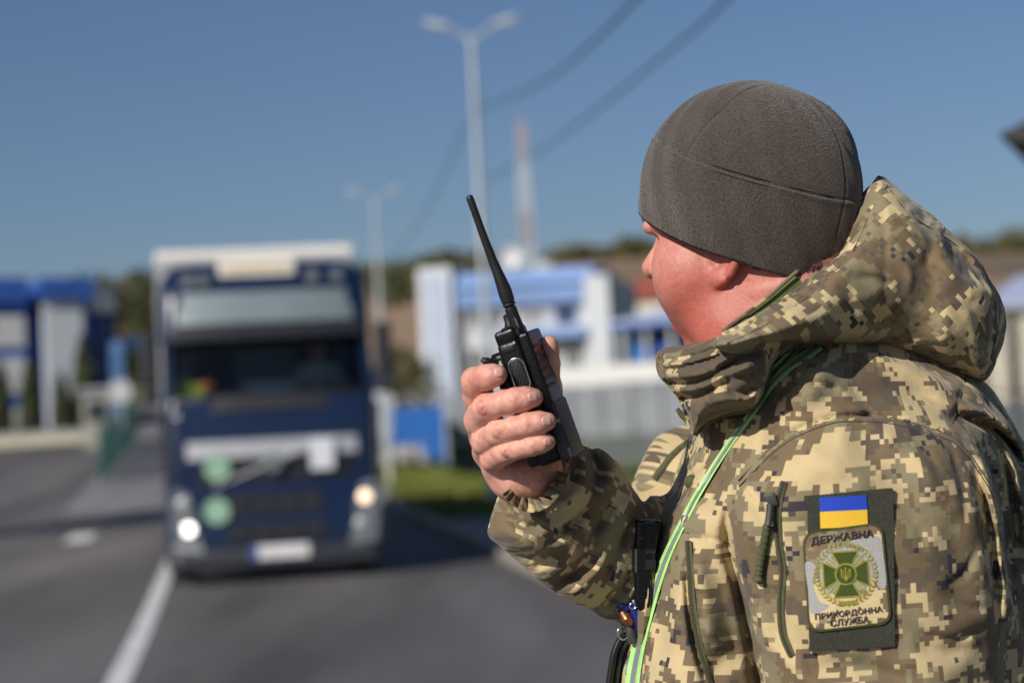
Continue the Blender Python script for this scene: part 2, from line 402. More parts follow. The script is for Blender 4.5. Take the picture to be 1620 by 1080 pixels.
# white railing terrace right of it
T_ = Facade('terrace_block', 'dark lower block with white terrace railing right of the blue office', 'building', 146, 188, 88, 1)
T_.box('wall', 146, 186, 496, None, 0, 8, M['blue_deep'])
rl = MB(); 
for px in np.linspace(143, 185, 9): rl.box((T_.x(px), .1, T_.z(px, 474)), (.22, .1, T_.z(px, 456)-T_.z(px, 494)))
rl.box(((T_.x(143)+T_.x(185))/2, .1, T_.z(165, 456)), (T_.x(185)-T_.x(143), .16, .12)); rl.build('railing', M['white_paint'], T_.o)
window(T_, 152, 178, 510, 545, 2, frame='blue_clad')
# low retaining wall in front of the shrubs
def wall_run(name, label, cat, pxa, pxb, Y, dY, pts, mt, h, th=.25, cap=None):
    a, b_, d, L = frame_at(pxa, pxb, Y, dY); o = empty(name, a, math.atan2(d[1], d[0])); tag(o, label, cat)
    z1 = b_[2]-a[2]
    MB().prism([(0, 0, -.3), (L, 0, z1-.3), (L, 0, z1+h), (0, 0, h)], (0, th, 0)).build('wall', mt, o)
    if cap: MB().prism([(-.05, -.06, h+.004), (L+.05, -.06, z1+h+.004), (L+.05, -.06, z1+h+cap), (-.05, -.06, h+cap)], (0, th+.12, 0)).build('coping', M['white_wall'], o)
    return o
wall_run('low_wall', 'low cream wall in front of the blue office building', 'wall', -80, 162, 74, 1.5, None, M['cream'], .42, cap=.07)
# columnar thujas
def thuja(h, r):
    root = empty('columnar_thuja', (0, 0, 0))
    b = MB()
    for k in range(26):
        z = h*(k+.5)/26; rr = r*(1-(z/h)**2.2)*random.uniform(.85, 1.1)+.03
        leafclump(b, (random.uniform(-.05, .05), random.uniform(-.05, .05), z+.1), rr, 120, .10, squash=1.5)
    b.build('foliage', M['leaf_thuja'], root); MB().cyl((0, 0, -.1), (0, 0, h*.8), .06, 8, r2=.02).build('trunk', M['bark'], root)
    return root
th = thuja(3.1, .46)
for i, (px, Y, s, lab) in enumerate(((3, 77, 1.0, 'dark column shaped thuja at the left end of the blue office'), (52, 77, 1.02, 'dark column shaped thuja beside the left edge of the white panel'),
        (101, 77, .82, 'slim dark thuja standing before the middle of the white panel'), (138, 77.5, 1.25, 'tallest dark thuja at the right edge of the white panel'))):
    o = th if i == 0 else copy_tree(th); q = at(px, Y); o.location = q; o.rotation_euler.z = i*1.7; o.scale = (1.1*s**.5, 1.1*s**.5, s)
    tag(o, lab, 'shrub', 'column shrubs before the blue office')
# trees
def tree(h, r, leaf, nclump=26, seed=1, trunk_h=None):
    random.seed(seed); root = empty('broadleaf_tree', (0, 0, 0)); th_ = trunk_h or h*.4
    tb = MB(); tb.tube([(0, 0, -.2), (.05, 0, th_*.5), (0, .06, th_), (.1, 0, h*.8)], [h*.03, h*.024, h*.018, h*.006], 8); cb = MB()
    for k in range(nclump):
        a_ = random.uniform(0, 6.28); z = th_+ (h-th_)*random.uniform(.02, .95); rr = r*math.sqrt(random.random())*(1-.55*((z-th_)/(h-th_))**2)
        c = (rr*math.cos(a_), rr*math.sin(a_), z)
        if k < 8: tb.tube([(0, 0, th_*random.uniform(.7, 1)), (c[0]*.5, c[1]*.5, (z+th_)/2), c], [h*.012, h*.008, h*.003], 6)
        leafclump(cb, c, r*random.uniform(.28, .46), 60, h*.028)
    tb.build('trunk', M['bark'], root); cb.build('crown', leaf, root); return root
protos = [tree(7, 2.6, M['leaf_olive'], 26, 3), tree(6, 2.2, M['leaf_dark'], 24, 5), tree(5, 2.2, M['leaf_autumn'], 22, 9)]
random.seed(11)
spots = [(166, 96, 1, 1.1, 'dark olive tree behind the blue and white terrace block'), (208, 130, 2, 1.5, 'russet autumn tree beyond the blue barrier arch'), (232, 118, 1, 1.25, 'dark round tree close beside the trailer'),
         (618, 150, 2, 1.2, 'russet tree beside the far twin arm lamp'), (644, 132, 1, .9, 'dark tree left of the white terminal'), (668, 105, 0, .62, 'small olive tree at the left foot of the white terminal'),
         (1060, 140, 0, 1.0, 'olive tree behind the blue roofed market shed'), (1604, 200, 1, 1.1, 'dark tree on the slope at the far right')]
used = set()
for px, Y, k, s, lab in spots:
    o = protos[k] if k not in used else copy_tree(protos[k]); used.add(k)
    o.location = at(px, Y); o.scale = (s, s, s); o.rotation_euler.z = random.uniform(0, 6); tag(o, lab, 'tree', 'trees around the border post')
# green mesh fence beside the left lane
a, b_, d, L = frame_at(164, 216, 52, 22)
gf = empty('green_fence', a, math.atan2(d[1], d[0])); tag(gf, 'dark green metal fence running along the left edge of the road', 'fence')
zz = b_[2]-a[2]; pn = MB(); n = 70
for i in range(n):
    x = L*i/(n-1); pn.box((x, 0, zz*i/(n-1)+.75), (.16, .02, 1.35))
pn.build('panel', M['green_mesh'], gf)
for i in range(9):
    x = L*i/8; MB().box((x, .05, zz*i/8+.72), (.08, .07, 1.6)).build('post', M['green_mesh'], gf)
# blue arch, round sign
q = at(184, 66); ar = empty('barrier_arch', q, 0.2); tag(ar, 'light blue steel height arch over the left lane', 'gate')
zt = zat(190, 556, 66)-q[2]
M['arch'] = mat('arch_blue', (.07, .16, .33), .5)
MB().box((.15, 0, zt/2), (.42, .42, zt)).build('post', M['arch'], ar); MB().box((2.6, 5, zt/2), (.3, .3, zt)).build('post', M['arch'], ar)
MB().tube([(.15, 0, zt+.16), (2.6, 5, zt+.55)], .26, 4).build('beam', M['arch'], ar)
q = at(196, 58); rs = empty('round_sign', q); tag(rs, 'round white road sign standing beside the green fence', 'sign')
zs = zat(196, 619, 58)-q[2]
MB().cyl((0, .05, 0), (0, .05, zs), .03, 8).build('post', M['galv'], rs); MB().lathe([(.01, -.02), (.33, -.02), (.34, 0), (.33, .02), (.01, .02)], axis='y', c=(0, 0, zs), n=28).build('disc', mat('sign_grey', (.42, .43, .45), .5), rs)
q = at(156, 70); k_ = empty('ticket_booth', q, .2); tag(k_, 'pale grey kiosk between the thujas and the green fence', 'booth')
MB().box((0, .6, 1.0), (1.0, 1.2, 2.0)).build('wall', M['conc'], k_); MB().box((0, .6, 2.06), (1.3, 1.5, .12)).build('roof', M['galv'], k_); MB().box((0, -.02, 1.3), (.7, .05, .7)).build('window', M['win_dark'], k_)
# lamp posts with twin arms
def lamp_post(h=10.0):
    root = empty('street_lamp', (0, 0, 0))
    MB().tube([(0, 0, -.1), (0, 0, h*.5), (0, 0, h-.25)], [.10, .08, .055], 12).build('pole', M['galv'], root, smooth=40)
    MB().box((0, 0, .5), (.3, .3, 1.0), bev=.02).build('base_sleeve', M['galv'], root)
    for s in (-1, 1):
        MB().tube([(0, 0, h-.35), (s*.2, 0, h-.2), (s*.45, 0, h-.06)], .032, 8).build('arm', M['galv'], root)
        hd = MB().box((s*.72, 0, h+.05), (.55, .20, .11), rot=Euler((0, -s*R(14), 0)), bev=.05).build('lamp_head', M['galv'], root, smooth=40)
        MB().box((s*.72, 0, h-.025), (.42, .15, .03), rot=Euler((0, -s*R(14), 0))).build('lens', M['galv'], hd)
    return root
lp = lamp_post(); q = at(784, 41.5); lp.location = q; lp.scale.z = (zat(738, 40, 41.5)-q[2])/10
lp.rotation_euler = (0, 0, 0)
tag(lp, 'tall twin arm street lamp behind the radio antenna', 'street lamp', 'twin arm street lamps')
l2 = copy_tree(lp); q = at(612, 70); l2.location = q; l2.scale.z = (zat(588, 304, 70)-q[2])/10; tag(l2, 'farther twin arm street lamp just right of the truck', 'street lamp')
# red and white lattice mast
q = at(848, 250); ms = empty('radio_mast', q); tag(ms, 'red and white lattice mast behind the terminal roof', 'mast')
Hm = zat(831, 196, 250)-q[2]; mb = MB(); nb = 16
for i in range(nb):
    z0, z1 = Hm*i/nb, Hm*(i+1)/nb; w0, w1 = 1.25-.90*i/nb, 1.25-.90*(i+1)/nb; mi = 1 if i in (15, 14, 10, 9, 5, 4) else 0
    c0 = [(sx*w0, sy*w0, z0) for sx, sy in ((-1, -1), (1, -1), (1, 1), (-1, 1))]; c1 = [(sx*w1, sy*w1, z1) for sx, sy in ((-1, -1), (1, -1), (1, 1), (-1, 1))]
    for k in range(4):
        mb.cyl(c0[k], c1[k], .13, 5, mi); mb.cyl(c0[k], c1[(k+1) % 4], .08, 4, mi); mb.cyl(c0[(k+1) % 4], c1[k], .08, 4, mi); mb.cyl(c1[k], c1[(k+1) % 4], .08, 4, mi)
mb.build('lattice', [M['white_paint'], M['hazed_red_paint']], ms); MB().cyl((0, 0, Hm), (0, 0, Hm+1.5), .08, 6).build('aerial', M['hazed_red_paint'], ms)
# overhead cables
def cable(pts, label):
    ps = [P(*p) for p in pts]
    # smooth curve through the points
    out = []
    n = len(ps)
    for i in range(n-1):
        p0, p1, p2, p3 = ps[max(i-1, 0)], ps[i], ps[i+1], ps[min(i+2, n-1)]
        for t in np.linspace(0, 1, 8, endpoint=False):
            out.append(.5*((2*p1)+(-p0+p2)*t+(2*p0-5*p1+4*p2-p3)*t*t+(-p0+3*p1-3*p2+p3)*t**3))
    out.append(ps[-1]); c = out[0]
    o = MB().tube(out, .016, 6).build('overhead_cable', M['wire'], origin=c); tag(o, label, 'cable', 'overhead cables'); return o
cable([(1060, -60, 15), (1000, 5, 17), (930, 75, 20.5), (850, 135, 26), (765, 170, 40)], 'black cable dipping from the top edge to the near lamp pole')
cable([(765, 172, 41), (735, 205, 43), (700, 285, 49), (655, 365, 57), (602, 425, 68)], 'black cable falling from the near lamp pole to the far lamp pole')
cable([(1190, -50, 16), (1130, 20, 18), (1030, 105, 22), (930, 185, 28), (850, 242, 36), (770, 285, 42)], 'black cable running right of the lamp pole above the mast')
# grey fence behind the forearm
a, b_, d, L = frame_at(690, 1105, 56, -4)
fn = empty('panel_fence', (a[0], a[1], a[2]), math.atan2(d[1], d[0])); tag(fn, 'grey panel fence with white top rail behind the raised forearm', 'fence')
hF = zat(900, 612, 54)-a[2]; zt0 = zat(960, 580, 54)-a[2]
nP = 9
for i in range(nP):
    xa, xb = L*i/nP+.05, L*(i+1)/nP-.05
    pm = MB()
    for k in range(14):
        xx = xa+(xb-xa)*(k+.5)/14; pm.box((xx, 0 if k % 2 else -.03, hF*.68), ((xb-xa)/14, .03, hF*.64-.02))
    pm.build('panel', M['grey_panel'], fn)
for i in range(nP+1): MB().box((L*i/nP, .0, hF*.5), (.1, .1, hF)).build('post', M['grey_dark'], fn)
MB().box((L/2, .05, hF*.17), (L, .16, hF*.36)).build('base_wall', M['grey_dark'], fn)
x880 = L*(880-690)/(1105-690)
MB().box(((x880+L)/2-.2, .15, (hF+zt0)/2+.03), (L-x880+.8, .5, zt0-hF)).build('top_rail', M['white_paint'], fn)
# blue boards along the verge
a, b_, d, L = frame_at(622, 704, 62, -8.5)
bb = empty('hoarding', (a[0], a[1], a[2]), math.atan2(d[1], d[0])); tag(bb, 'blue corrugated board fence on the grass right of the truck', 'fence')
hb = zat(690, 640, 54)-a[2]; nb = 3
for i in range(nb):
    pm = MB(); xa, xb = L*i/nb+.05, L*(i+1)/nb-.05
    for k in range(10):
        xx = xa+(xb-xa)*(k+.5)/10; pm.box((xx, .03*(k % 2), hb/2+.05), ((xb-xa)/10-.002, .03, hb-.1))
    pm.build('board', M['blue_board'], bb)
for i in range(nb+1): MB().box((L*i/nb, .08, hb/2), (.08, .08, hb+.1)).build('post', M['galv'], bb)
# rubble mound of concrete in front of boards
q = at(650, 57); cm = MB()
for k in range(9):
    cm.box((random.uniform(-.7, .7), random.uniform(-.4, .4), random.uniform(.1, .45)), (random.uniform(.3, .7), random.uniform(.3, .6), random.uniform(.2, .4)), rot=Euler((random.uniform(-.4, .4), random.uniform(-.4, .4), random.uniform(0, 3))), bev=.03)
o = cm.build('rubble', M['conc'], origin=(0, 0, 0)); o.location = q; tag(o, 'pale heap of broken concrete before the blue boards', 'rubble', kind='stuff')
q = at(617, 47); bo = empty('marker_post', q); tag(bo, 'white reflector post at the road edge right of the truck', 'post')
MB().cyl((0, 0, -.1), (0, 0, .8), .05, 10).build('post', M['white_paint'], bo); MB().lathe([(.01, -.05), (.1, -.05), (.1, -.02), (.01, -.02)], axis='y', c=(0, 0, .72)).build('reflector', M['galv'], bo)
# market shed right of the terminal, red roofed house, right hand shed
S_ = Facade('market_shed', 'open market shed with light blue roof between terminal and face', 'building', 985, 1130, 100, -3)
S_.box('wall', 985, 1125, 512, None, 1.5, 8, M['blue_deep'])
x0, x1 = S_.x(978), S_.x(1135); z0, z1 = S_.z(1050, 512), S_.z(1050, 468)
MB().prism([(x0, -.6, z0-.1), (x1, -.6, z0-.1), (x1, -.6, z0+.12), (x0, -.6, z0+.12)], (0, .3, 0)).build('fascia', M['blue_clad'], S_.o)
MB().prism([(x0, -.65, z0+.13), (x1, -.65, z0+.13), (x1, 8, z1), (x0, 8, z1)], (0, 0, .12)).build('roof', mat('light_blue_roof', (.40, .46, .62), .55, var=.1, scale=.6), S_.o)  # the shed's own light blue roofing
for px in (992, 1030, 1070, 1110): S_.box('post', px-2, px+2, 512, None, -.3, -.05, M['white_paint'])
for (a0, a1, mt) in ((996, 1026, 'blue_board'), (1034, 1066, 'blue_clad'), (1074, 1106, 'blue_board')): S_.box('counter', a0, a1, 545, None, .4, 1.2, M[mt])
H_ = Facade('house', 'house with red tiled roof behind the blue market shed', 'house', 974, 1060, 140, -3)
H_.box('wall', 976, 1058, 474, None, 0, 8, M['cream']); x0, x1 = H_.x(970), H_.x(1064); z0, z1 = H_.z(1016, 474), H_.z(1016, 432)
MB().prism([(x0, -.5, z0), (x0, 4, z1), (x0, 8.5, z0)], (x1-x0, 0, 0)).build('roof', M['red_roof'], H_.o)
window(H_, 990, 1004, 482, 500, 2)
for px, Y, lab, sz in ((640, 128, 'small white house with dark roof left of the terminal', 1.0), (622, 150, 'small cream house on the slope by the far lamp', .8)):
    q = at(px, Y); h = empty('house', q, .2); tag(h, lab, 'house')
    MB().box((0, 2, 1.5), (3*sz, 4, 3.2)).build('wall', M['white_wall'] if sz == 1 else M['cream'], h)
    MB().prism([(-1.8*sz, -.3, 3.1), (-1.8*sz, 2, 4.5), (-1.8*sz, 4.3, 3.1)], (3.6*sz, 0, 0)).build('roof', M['dark_metal'] if sz == 1 else M['red_roof'], h)
    MB().box((0, -.02, 1.7), (.9*sz, .06, 1.1)).build('window', M['win_dark'], h)
W_ = Facade('warehouse', 'long low shed with pale blue roof behind the hood', 'building', 1560, 1760, 95, -3)
W_.box('wall', 1562, 1760, 485, None, 0, 8, M['cream']); x0, x1 = W_.x(1555), W_.x(1765); z0, z1 = W_.z(1610, 486), W_.z(1610, 428)
MB().prism([(x0, -.6, z0), (x1, -.6, z0), (x1, 7, z1), (x0, 7, z1)], (0, 0, .15)).build('roof', mat('light_blue_shed_roof', (.36, .42, .58), .55, var=.1, scale=.6), W_.o)  # pale blue is the warehouse roof's own colour
W_.box('door', 1596, 1612, 500, None, -.05, -.003, M['dark_metal'])
a, b_, d, L = frame_at(1470, 1760, 42, 0)
mf = empty('mesh_fence', a, math.atan2(d[1], d[0])); tag(mf, 'grey steel bar fence at the right edge behind the hood', 'fence')
hm = zat(1600, 492, 42)-a[2]; pm = MB()
for k in range(90): pm.box((L*k/89, 0, hm*.5+.2), (.012, .012, hm-.4))
for z in (.35, hm*.5, hm-.1): pm.box((L/2, .02, z), (L, .02, .05))
pm.build('bars', M['dark_metal'], mf); MB().box((L/2, .1, .7), (L, .2, 1.6)).build('base_wall', M['grey_panel'], mf)
for k in range(5): MB().box((L*k/4, .0, hm*.5), (.08, .08, hm)).build('post', M['dark_metal'], mf)
# canopy whose corner shows at the upper right
tip = P(1579, 213, 9.0)
cn = empty('canopy', (tip[0]+2.606, tip[1]+.435, float(gz(tip[0]+2.606, tip[1]+.435))), 0); tag(cn, 'corner of a dark flat canopy with a blue edge at the upper right', 'canopy')
zc = tip[2]-cn.location.z
Rz = Matrix.Rotation(R(-20), 3, 'Z'); M['roof_black'] = mat('black_roof', (.007, .008, .010), .6)
wing = lambda prof, y0, y1: MB().prism([Rz @ Vector((x, y0, zc+z)) for x, z in prof], Rz @ Vector((0, y1-y0, 0)))
wing([(-2.3, 0), (-2.05, .10), (2.3, .62), (2.3, -.20), (-1.9, -.07), (-2.22, -.035)], -1.3, 1.3).build('roof', M['roof_black'], cn)
wing([(-2.1, -.052), (-1.9, -.074), (2.3, -.204), (2.3, -.30), (-1.9, -.135), (-2.1, -.075)], -1.27, 1.27).build('fascia', M['arch'], cn)
for dx in (.4, 1.9): MB().cyl((dx, .1, -.1), (dx, .1, zc-.05), .07, 12).build('post', M['galv'], cn)
# unseen block added left of the frame to cast the shadow band
a = G(255, 817); sh = -SUN_FROM[:2]; q = a[:2]+sh*1.5-sh*11.0/math.tan(SUN_EL); q = (q[0], q[1], float(gz(q[0], q[1])))
py_ = empty('shadow_caster', q, -0.72); tag(py_, 'tall grey unseen block added beside the left lane to cast a shadow across', 'shadow_caster')
MB().box((0, 0, 5.5), (2.3, .5, 10.6), bev=.05).build('column', M['grey_panel'], py_); MB().box((0, 0, .15), (2.7, .9, .5), bev=.03).build('plinth', M['conc'], py_); MB().box((0, 0, 10.9), (2.4, .6, .2)).build('cap', M['galv'], py_)
# ================================================================ TRUCK
M['cab'] = mat('cab_paint', (.0045, .0145, .050), .3, var=.08, scale=1, coat=.35, spec=.5)
M['cab_dark'] = mat('cab_plastic', (.018, .02, .026), .5, var=.2)
M['bumper'] = mat('bumper_grey', (.032, .036, .044), .5, var=.15, scale=3)
M['tarp'] = mat('trailer_tarp', (.76, .73, .68), .6, var=.08, scale=.8)
M['chrome'] = mat('chrome', (.75, .75, .76), .22, metal=1.0, var=.05)
M['silver'] = mat('silver_trim', (.55, .56, .57), .35, metal=.4, var=.08, scale=6)
M['tyre'] = mat('tyre', (.015, .015, .016), .85, var=.2)
M['rim'] = mat('rim', (.4, .4, .41), .4, metal=.7)
M['glass'] = None
def glassmat(name, tint, rough=.03, ior=1.45):
    m, t, b = nodes(name); b.inputs['Base Color'].default_value = (*tint, 1); b.inputs['Roughness'].default_value = rough
    b.inputs['Transmission Weight'].default_value = 0.0; b.inputs['IOR'].default_value = ior
    tr = node(t, 'ShaderNodeBsdfTransparent'); tr.inputs[0].default_value = (*tint, 1)
    gl = node(t, 'ShaderNodeBsdfGlossy'); gl.inputs['Roughness'].default_value = rough
    fr = node(t, 'ShaderNodeFresnel'); fr.inputs[0].default_value = ior
    n = node(t, 'ShaderNodeTexNoise'); n.inputs['Scale'].default_value = 3
    mx = node(t, 'ShaderNodeMixShader'); t.links.new(fr.outputs[0], mx.inputs[0]); t.links.new(tr.outputs[0], mx.inputs[1]); t.links.new(gl.outputs[0], mx.inputs[2])
    t.links.new(mx.outputs[0], t.nodes['Material Output'].inputs[0]); return m
M['glass'] = glassmat('windscreen_glass', (.62, .68, .70))
M['visor'] = mat('sun_visor', (.20, .25, .27), .25, var=.08, scale=1.5, coat=.5)
M['sticker_green'] = mat('sticker_green', (.05, .18, .095), .5, var=.1)
M['sticker_pale'] = mat('sticker_pale', (.30, .50, .36), .5)
M['plate'] = mat('plate_white', (.72, .72, .72), .5); M['eu_blue'] = mat('plate_blue', (.02, .07, .40), .5)
M['paper'] = mat('paper', (.66, .69, .74), .7, var=.06)
M['lampglass'] = mat('lamp_glass', (.16, .18, .20), .12, var=.4, scale=9, coat=1)
M['lit'] = emit('lit_headlamp', (1.0, .96, .9), 3.5); M['lit_warm'] = emit('lit_sidelamp', (1.0, .72, .5), 1.8)
M['vest'] = mat('hi_vis_vest', (.55, .75, .10), .7); M['orange'] = mat('orange_cloth', (.8, .28, .08), .7)
M['interior'] = mat('cab_interior', (.02, .021, .025), .8)

fz = lambda py: (924-py)/136.5            # height of an image row on the truck's front
fx = lambda px, py=700: (px-436-(700-py)*-.0524)/136.5   # sideways place on the truck's front (roll taken out)
q = at(441, 23.2); TR = empty('truck', (q[0], q[1], 0), R(9.3))
tag(TR, 'dark blue long haul lorry with white trailer driving towards the camera', 'truck')
def tb(name, mt, parent=TR, smooth=None):
    def f(m): return m.build(name, mt, parent, smooth=smooth)
    return f
# cab shell: lofted rectangles (half width, y front, y back, z) with rounded corners
def ring(hw, yf, yb, z, r, n=6, lean=0):
    pts = []
    for (cx, cy, a0) in ((hw-r, yb-r, 0), (-(hw-r), yb-r, 90), (-(hw-r), yf+r, 180), (hw-r, yf+r, 270)):
        for i in range(n+1):
            a = R(a0+90*i/n); pts.append((cx+r*math.cos(a), cy+r*math.sin(a), z))
    return pts
def loft(rings, caps=True):
    v = [p for r_ in rings for p in r_]; n = len(rings[0]); f = []
    for i in range(len(rings)-1):
        for j in range(n): f.append((i*n+j, i*n+(j+1) % n, (i+1)*n+(j+1) % n, (i+1)*n+j))
    if caps: f += [tuple(range(n))[::-1], tuple((len(rings)-1)*n+j for j in range(n))]
    return MB().add(v, f)
zb, zw0, zw1, zr = fz(770), fz(632), fz(528), fz(416)
loft([ring(1.235, .0, 2.2, .95, .16), ring(1.245, -.02, 2.2, 1.35, .16), ring(1.245, .0, 2.2, zw0-.12, .17), ring(1.24, .03, 2.2, zw0, .18)]).build('cab_body', M['cab'], TR, smooth=50)
# upper cab: back and side walls round the windscreen, then the high roof
loft([ring(1.235, 1.05, 2.2, zw0+.002, .1), ring(1.225, 1.05, 2.2, zw1, .1)]).build('sleeper_wall', M['cab'], TR, smooth=50)
for s in (-1, 1):
    MB().prism([(s*1.235, .12, zw0), (s*1.235, .30, zw0), (s*1.20, .42, zw1), (s*1.20, .25, zw1)], (-s*.10, -.01, 0)).build('pillar', M['cab'], TR)
    MB().prism([(s*1.225, .31, zw0+.01), (s*1.225, 1.04, zw0+.01), (s*1.21, 1.04, zw1-.01), (s*1.21, .43, zw1-.01)], (-s*.02, 0, 0)).build('side_window', M['glass'], TR)
loft([ring(1.235, .22, 2.2, zw1, .2), ring(1.23, .27, 2.2, fz(470), .22), ring(1.21, .36, 2.2, fz(436), .25), ring(1.16, .52, 2.2, zr-.04, .3), ring(1.05, .70, 2.2, zr+.06, .3)]).build('roof', M['cab'], TR, smooth=50)
# curved windscreen
ws = []; N = 12
for zz, y0 in ((zw0+.01, .06), (zw1-.01, .24)):
    for i in range(N+1):
        x = -1.14+2.28*i/N; ws.append((x, y0+.10*(abs(x)/1.14)**3, zz))
MB().add(ws, [(i, i+1, N+2+i, N+1+i) for i in range(N)]).build('windscreen', M['glass'], TR, smooth=60)
# sun visor panel: the pale reflecting band above the windscreen and its dark underside
def band(z0, z1, y0, y1, hw0, hw1, th=.03, curve=.12):
    v = []; N = 12
    for (zz, yy, hw) in ((z0, y0, hw0), (z1, y1, hw1), (z1, y1+th, hw1), (z0, y0+th, hw0)):
        for i in range(N+1):
            x = -hw+2*hw*i/N; v.append((x, yy+curve*(abs(x)/hw)**3, zz))
    K = N+1; f = []
    for r_ in range(4):
        for i in range(N): f.append((r_*K+i, r_*K+i+1, ((r_+1) % 4)*K+i+1, ((r_+1) % 4)*K+i))
    f += [(0, K, 2*K, 3*K), (N, 3*K+N, 2*K+N, K+N)]
    return MB().add(v, f)
band(fz(510), fz(459), .10, .19, 1.03, 1.02).build('sun_visor', M['visor'], TR, smooth=50)
band(fz(535), fz(514), .0, .10, 1.13, 1.10, .05).build('visor_lip', M['cab_dark'], TR, smooth=50)
# roof light box
sg = MB().box((fx(412, 419), .42, fz(419)), (.90, .16, .22), bev=.03).build('roof_sign', M['tarp'], TR)
MB().box((fx(412, 419), .337, fz(420)), (.72, .01, .07), bev=.004).build('sign_band', mat('sign_band', (.62, .50, .30), .6, var=.2, scale=12), sg)
for px in (300, 326, 500, 540): MB().lathe([(.01, -.03), (.075, -.03), (.085, .02), (.02, .05)], axis='y', c=(fx(px, 425), .33, fz(437)), n=16).build('roof_lamp', M['lampglass'], TR)
# cowl, wipers
band(fz(650), fz(626), -.03, .02, 1.16, 1.15, .05).build('cowl', M['cab_dark'], TR, smooth=50)
for (a0, a1) in ((-.8, -.15), (-.1, .55), (.5, 1.0)):
    MB().tube([(a0, .03, zw0-.03), (a0+.1, .03, zw0+.06), (a1, .06, zw0+.10)], .013, 6).build('wiper', M['cab_dark'], TR)
# bonnet panel seams, silver bar, grille
band(fz(724), fz(697), -.085, -.065, .99, .985, .05, .05).build('grille_bar', M['silver'], TR, smooth=50)
gl_ = band(fz(768), fz(726), -.055, -.05, .93, .97, .04, .05).build('grille', M['cab_dark'], TR, smooth=50)
gm = MB()
for k in range(5): gm.box((0, -.062, fz(762-8*k)), (1.75, .015, .016))
gm.build('slat', M['bumper'], gl_)
em = MB().cyl((-.68, -.085, fz(768)), (.40, -.10, fz(714)), .019, 8).build('emblem_bar', M['silver'], TR)
MB().lathe([(.01, -.02), (.05, -.02), (.055, -.035), (.105, -.035), (.115, 0), (.01, .01)], axis='y', c=(fx(435), -.115, fz(734)), n=28).build('emblem_ring', M['chrome'], TR, smooth=40)
# lower front: bumper with two rows of grille openings
loft([ring(1.24, -.09, 1.5, .20, .2), ring(1.262, -.125, 1.5, .28, .22), ring(1.262, -.125, 1.5, .39, .22), ring(1.255, -.105, 1.5, .42, .22)]).build('bumper', M['bumper'], TR, smooth=50)
loft([ring(1.25, -.10, 1.5, .424, .22), ring(1.25, -.10, 1.5, 1.10, .22), ring(1.22, -.06, 1.5, 1.16, .2)]).build('bumper_panel', M['cab'], TR, smooth=50)
for (p0, p1) in ((781, 816), (828, 858)):
    for k in range(4):
        xa = fx(362)+k*(fx(515)-fx(362))/4
        MB().box((xa+.13, -.105, fz((p0+p1)/2)), (.255, .03, (p1-p0)/136.5), bev=.012).build('air_intake', M['cab_dark'], TR)
MB().box((0, .0, .24), (2.3, .3, .12), bev=.03).build('skirt', M['cab_dark'], TR)
# step and corner deflectors beside the cab front
for s in (-1, 1):
    MB().tube([(s*1.21, .05, 1.15), (s*1.235, .05, zw0-.1)], .045, 8).build('corner_deflector', M['cab_dark'], TR)
# headlights
for s, lit in ((-1, True), (1, False)):
    hx = s*(1.0)
    poly = [(s*.82, fz(872)), (s*1.16, fz(866)), (s*1.20, fz(800)), (s*1.16, fz(768)), (s*1.0, fz(774)), (s*.93, fz(800)), (s*.90, fz(838))]
    h = MB().prism([(x, -.125, z) for x, z in poly], (0, .05, 0)).build('headlight', M['lampglass'], TR)
    def disc(px, py, r, mt, name='lamp'):
        MB().lathe([(.005, -.022), (r*.75, -.022), (r, -.008), (r*1.08, .008), (.005, .01)], axis='y', c=(fx(px, py), -.13, fz(py)), n=24).build(name, mt, h, smooth=40)
    if s < 0:
        disc(299, 791, .075, M['silver']); disc(306, 832, .068, M['lit']); disc(300, 832, .03, M['chrome'], 'indicator')
        MB().box((fx(305, 862), -.128, fz(862)), (.34, .012, .05), rot=Euler((0, R(8), 0))).build('lamp_trim', M['silver'], h)
    else:
        disc(583, 796, .070, M['lit_warm']); disc(577, 838, .07, M['silver']); 
# number plate
pl = MB().box((fx(450, 873), -.145, fz(874)), (.66, .02, .15), bev=.006).build('number_plate', M['plate'], TR)
MB().box((fx(450, 873)-.295, -.157, fz(874)), (.065, .006, .14)).build('plate_band', M['eu_blue'], pl)
# stickers, paper notice
for py in (739, 806):
    st = MB().lathe([(.005, -.012), (.150, -.012), (.153, .0), (.005, .004)], axis='y', c=(fx(350, py), -.12, fz(py)), n=32).build('round_sticker', M['sticker_green'], TR)
    MB().lathe([(.125, -.016), (.143, -.016), (.143, -.0125), (.125, -.0125)], axis='y', c=(fx(350, py), -.12, fz(py)), n=32).build('sticker_ring', M['sticker_pale'], st)
    MB().box((fx(350, py), -.134, fz(py)), (.075, .005, .11), bev=.01).build('sticker_mark', M['sticker_pale'], st)
MB().box((fx(513), -.115, fz(724)), (.27, .012, .36)).build('paper_notice', M['paper'], TR)
MB().lathe([(.003, -.02), (.03, -.014), (.035, 0), (.003, .01)], axis='y', c=(fx(289, 656), -.03, fz(656)), n=16).build('glint_dot', M['chrome'], TR, smooth=60)  # chrome dot added for a round glint on the cab front
# mirrors
for s in (-1, 1):
    mr = MB().box((s*1.37, .16, fz(560)), (.2, .12, .62), bev=.05).build('mirror', M['cab_dark'], TR)
    MB().box((s*1.37, .16, fz(617)), (.2, .12, .2), bev=.05).build('mirror_lower', M['cab_dark'], mr)
    MB().tube([(s*1.22, .2, fz(532)), (s*1.36, .17, fz(528)), (s*1.37, .16, fz(540))], .02, 6).build('mirror_arm', M['cab_dark'], mr)
    MB().box((s*1.37, .225, fz(560)), (.16, .01, .54)).build('mirror_glass', M['chrome'], mr)
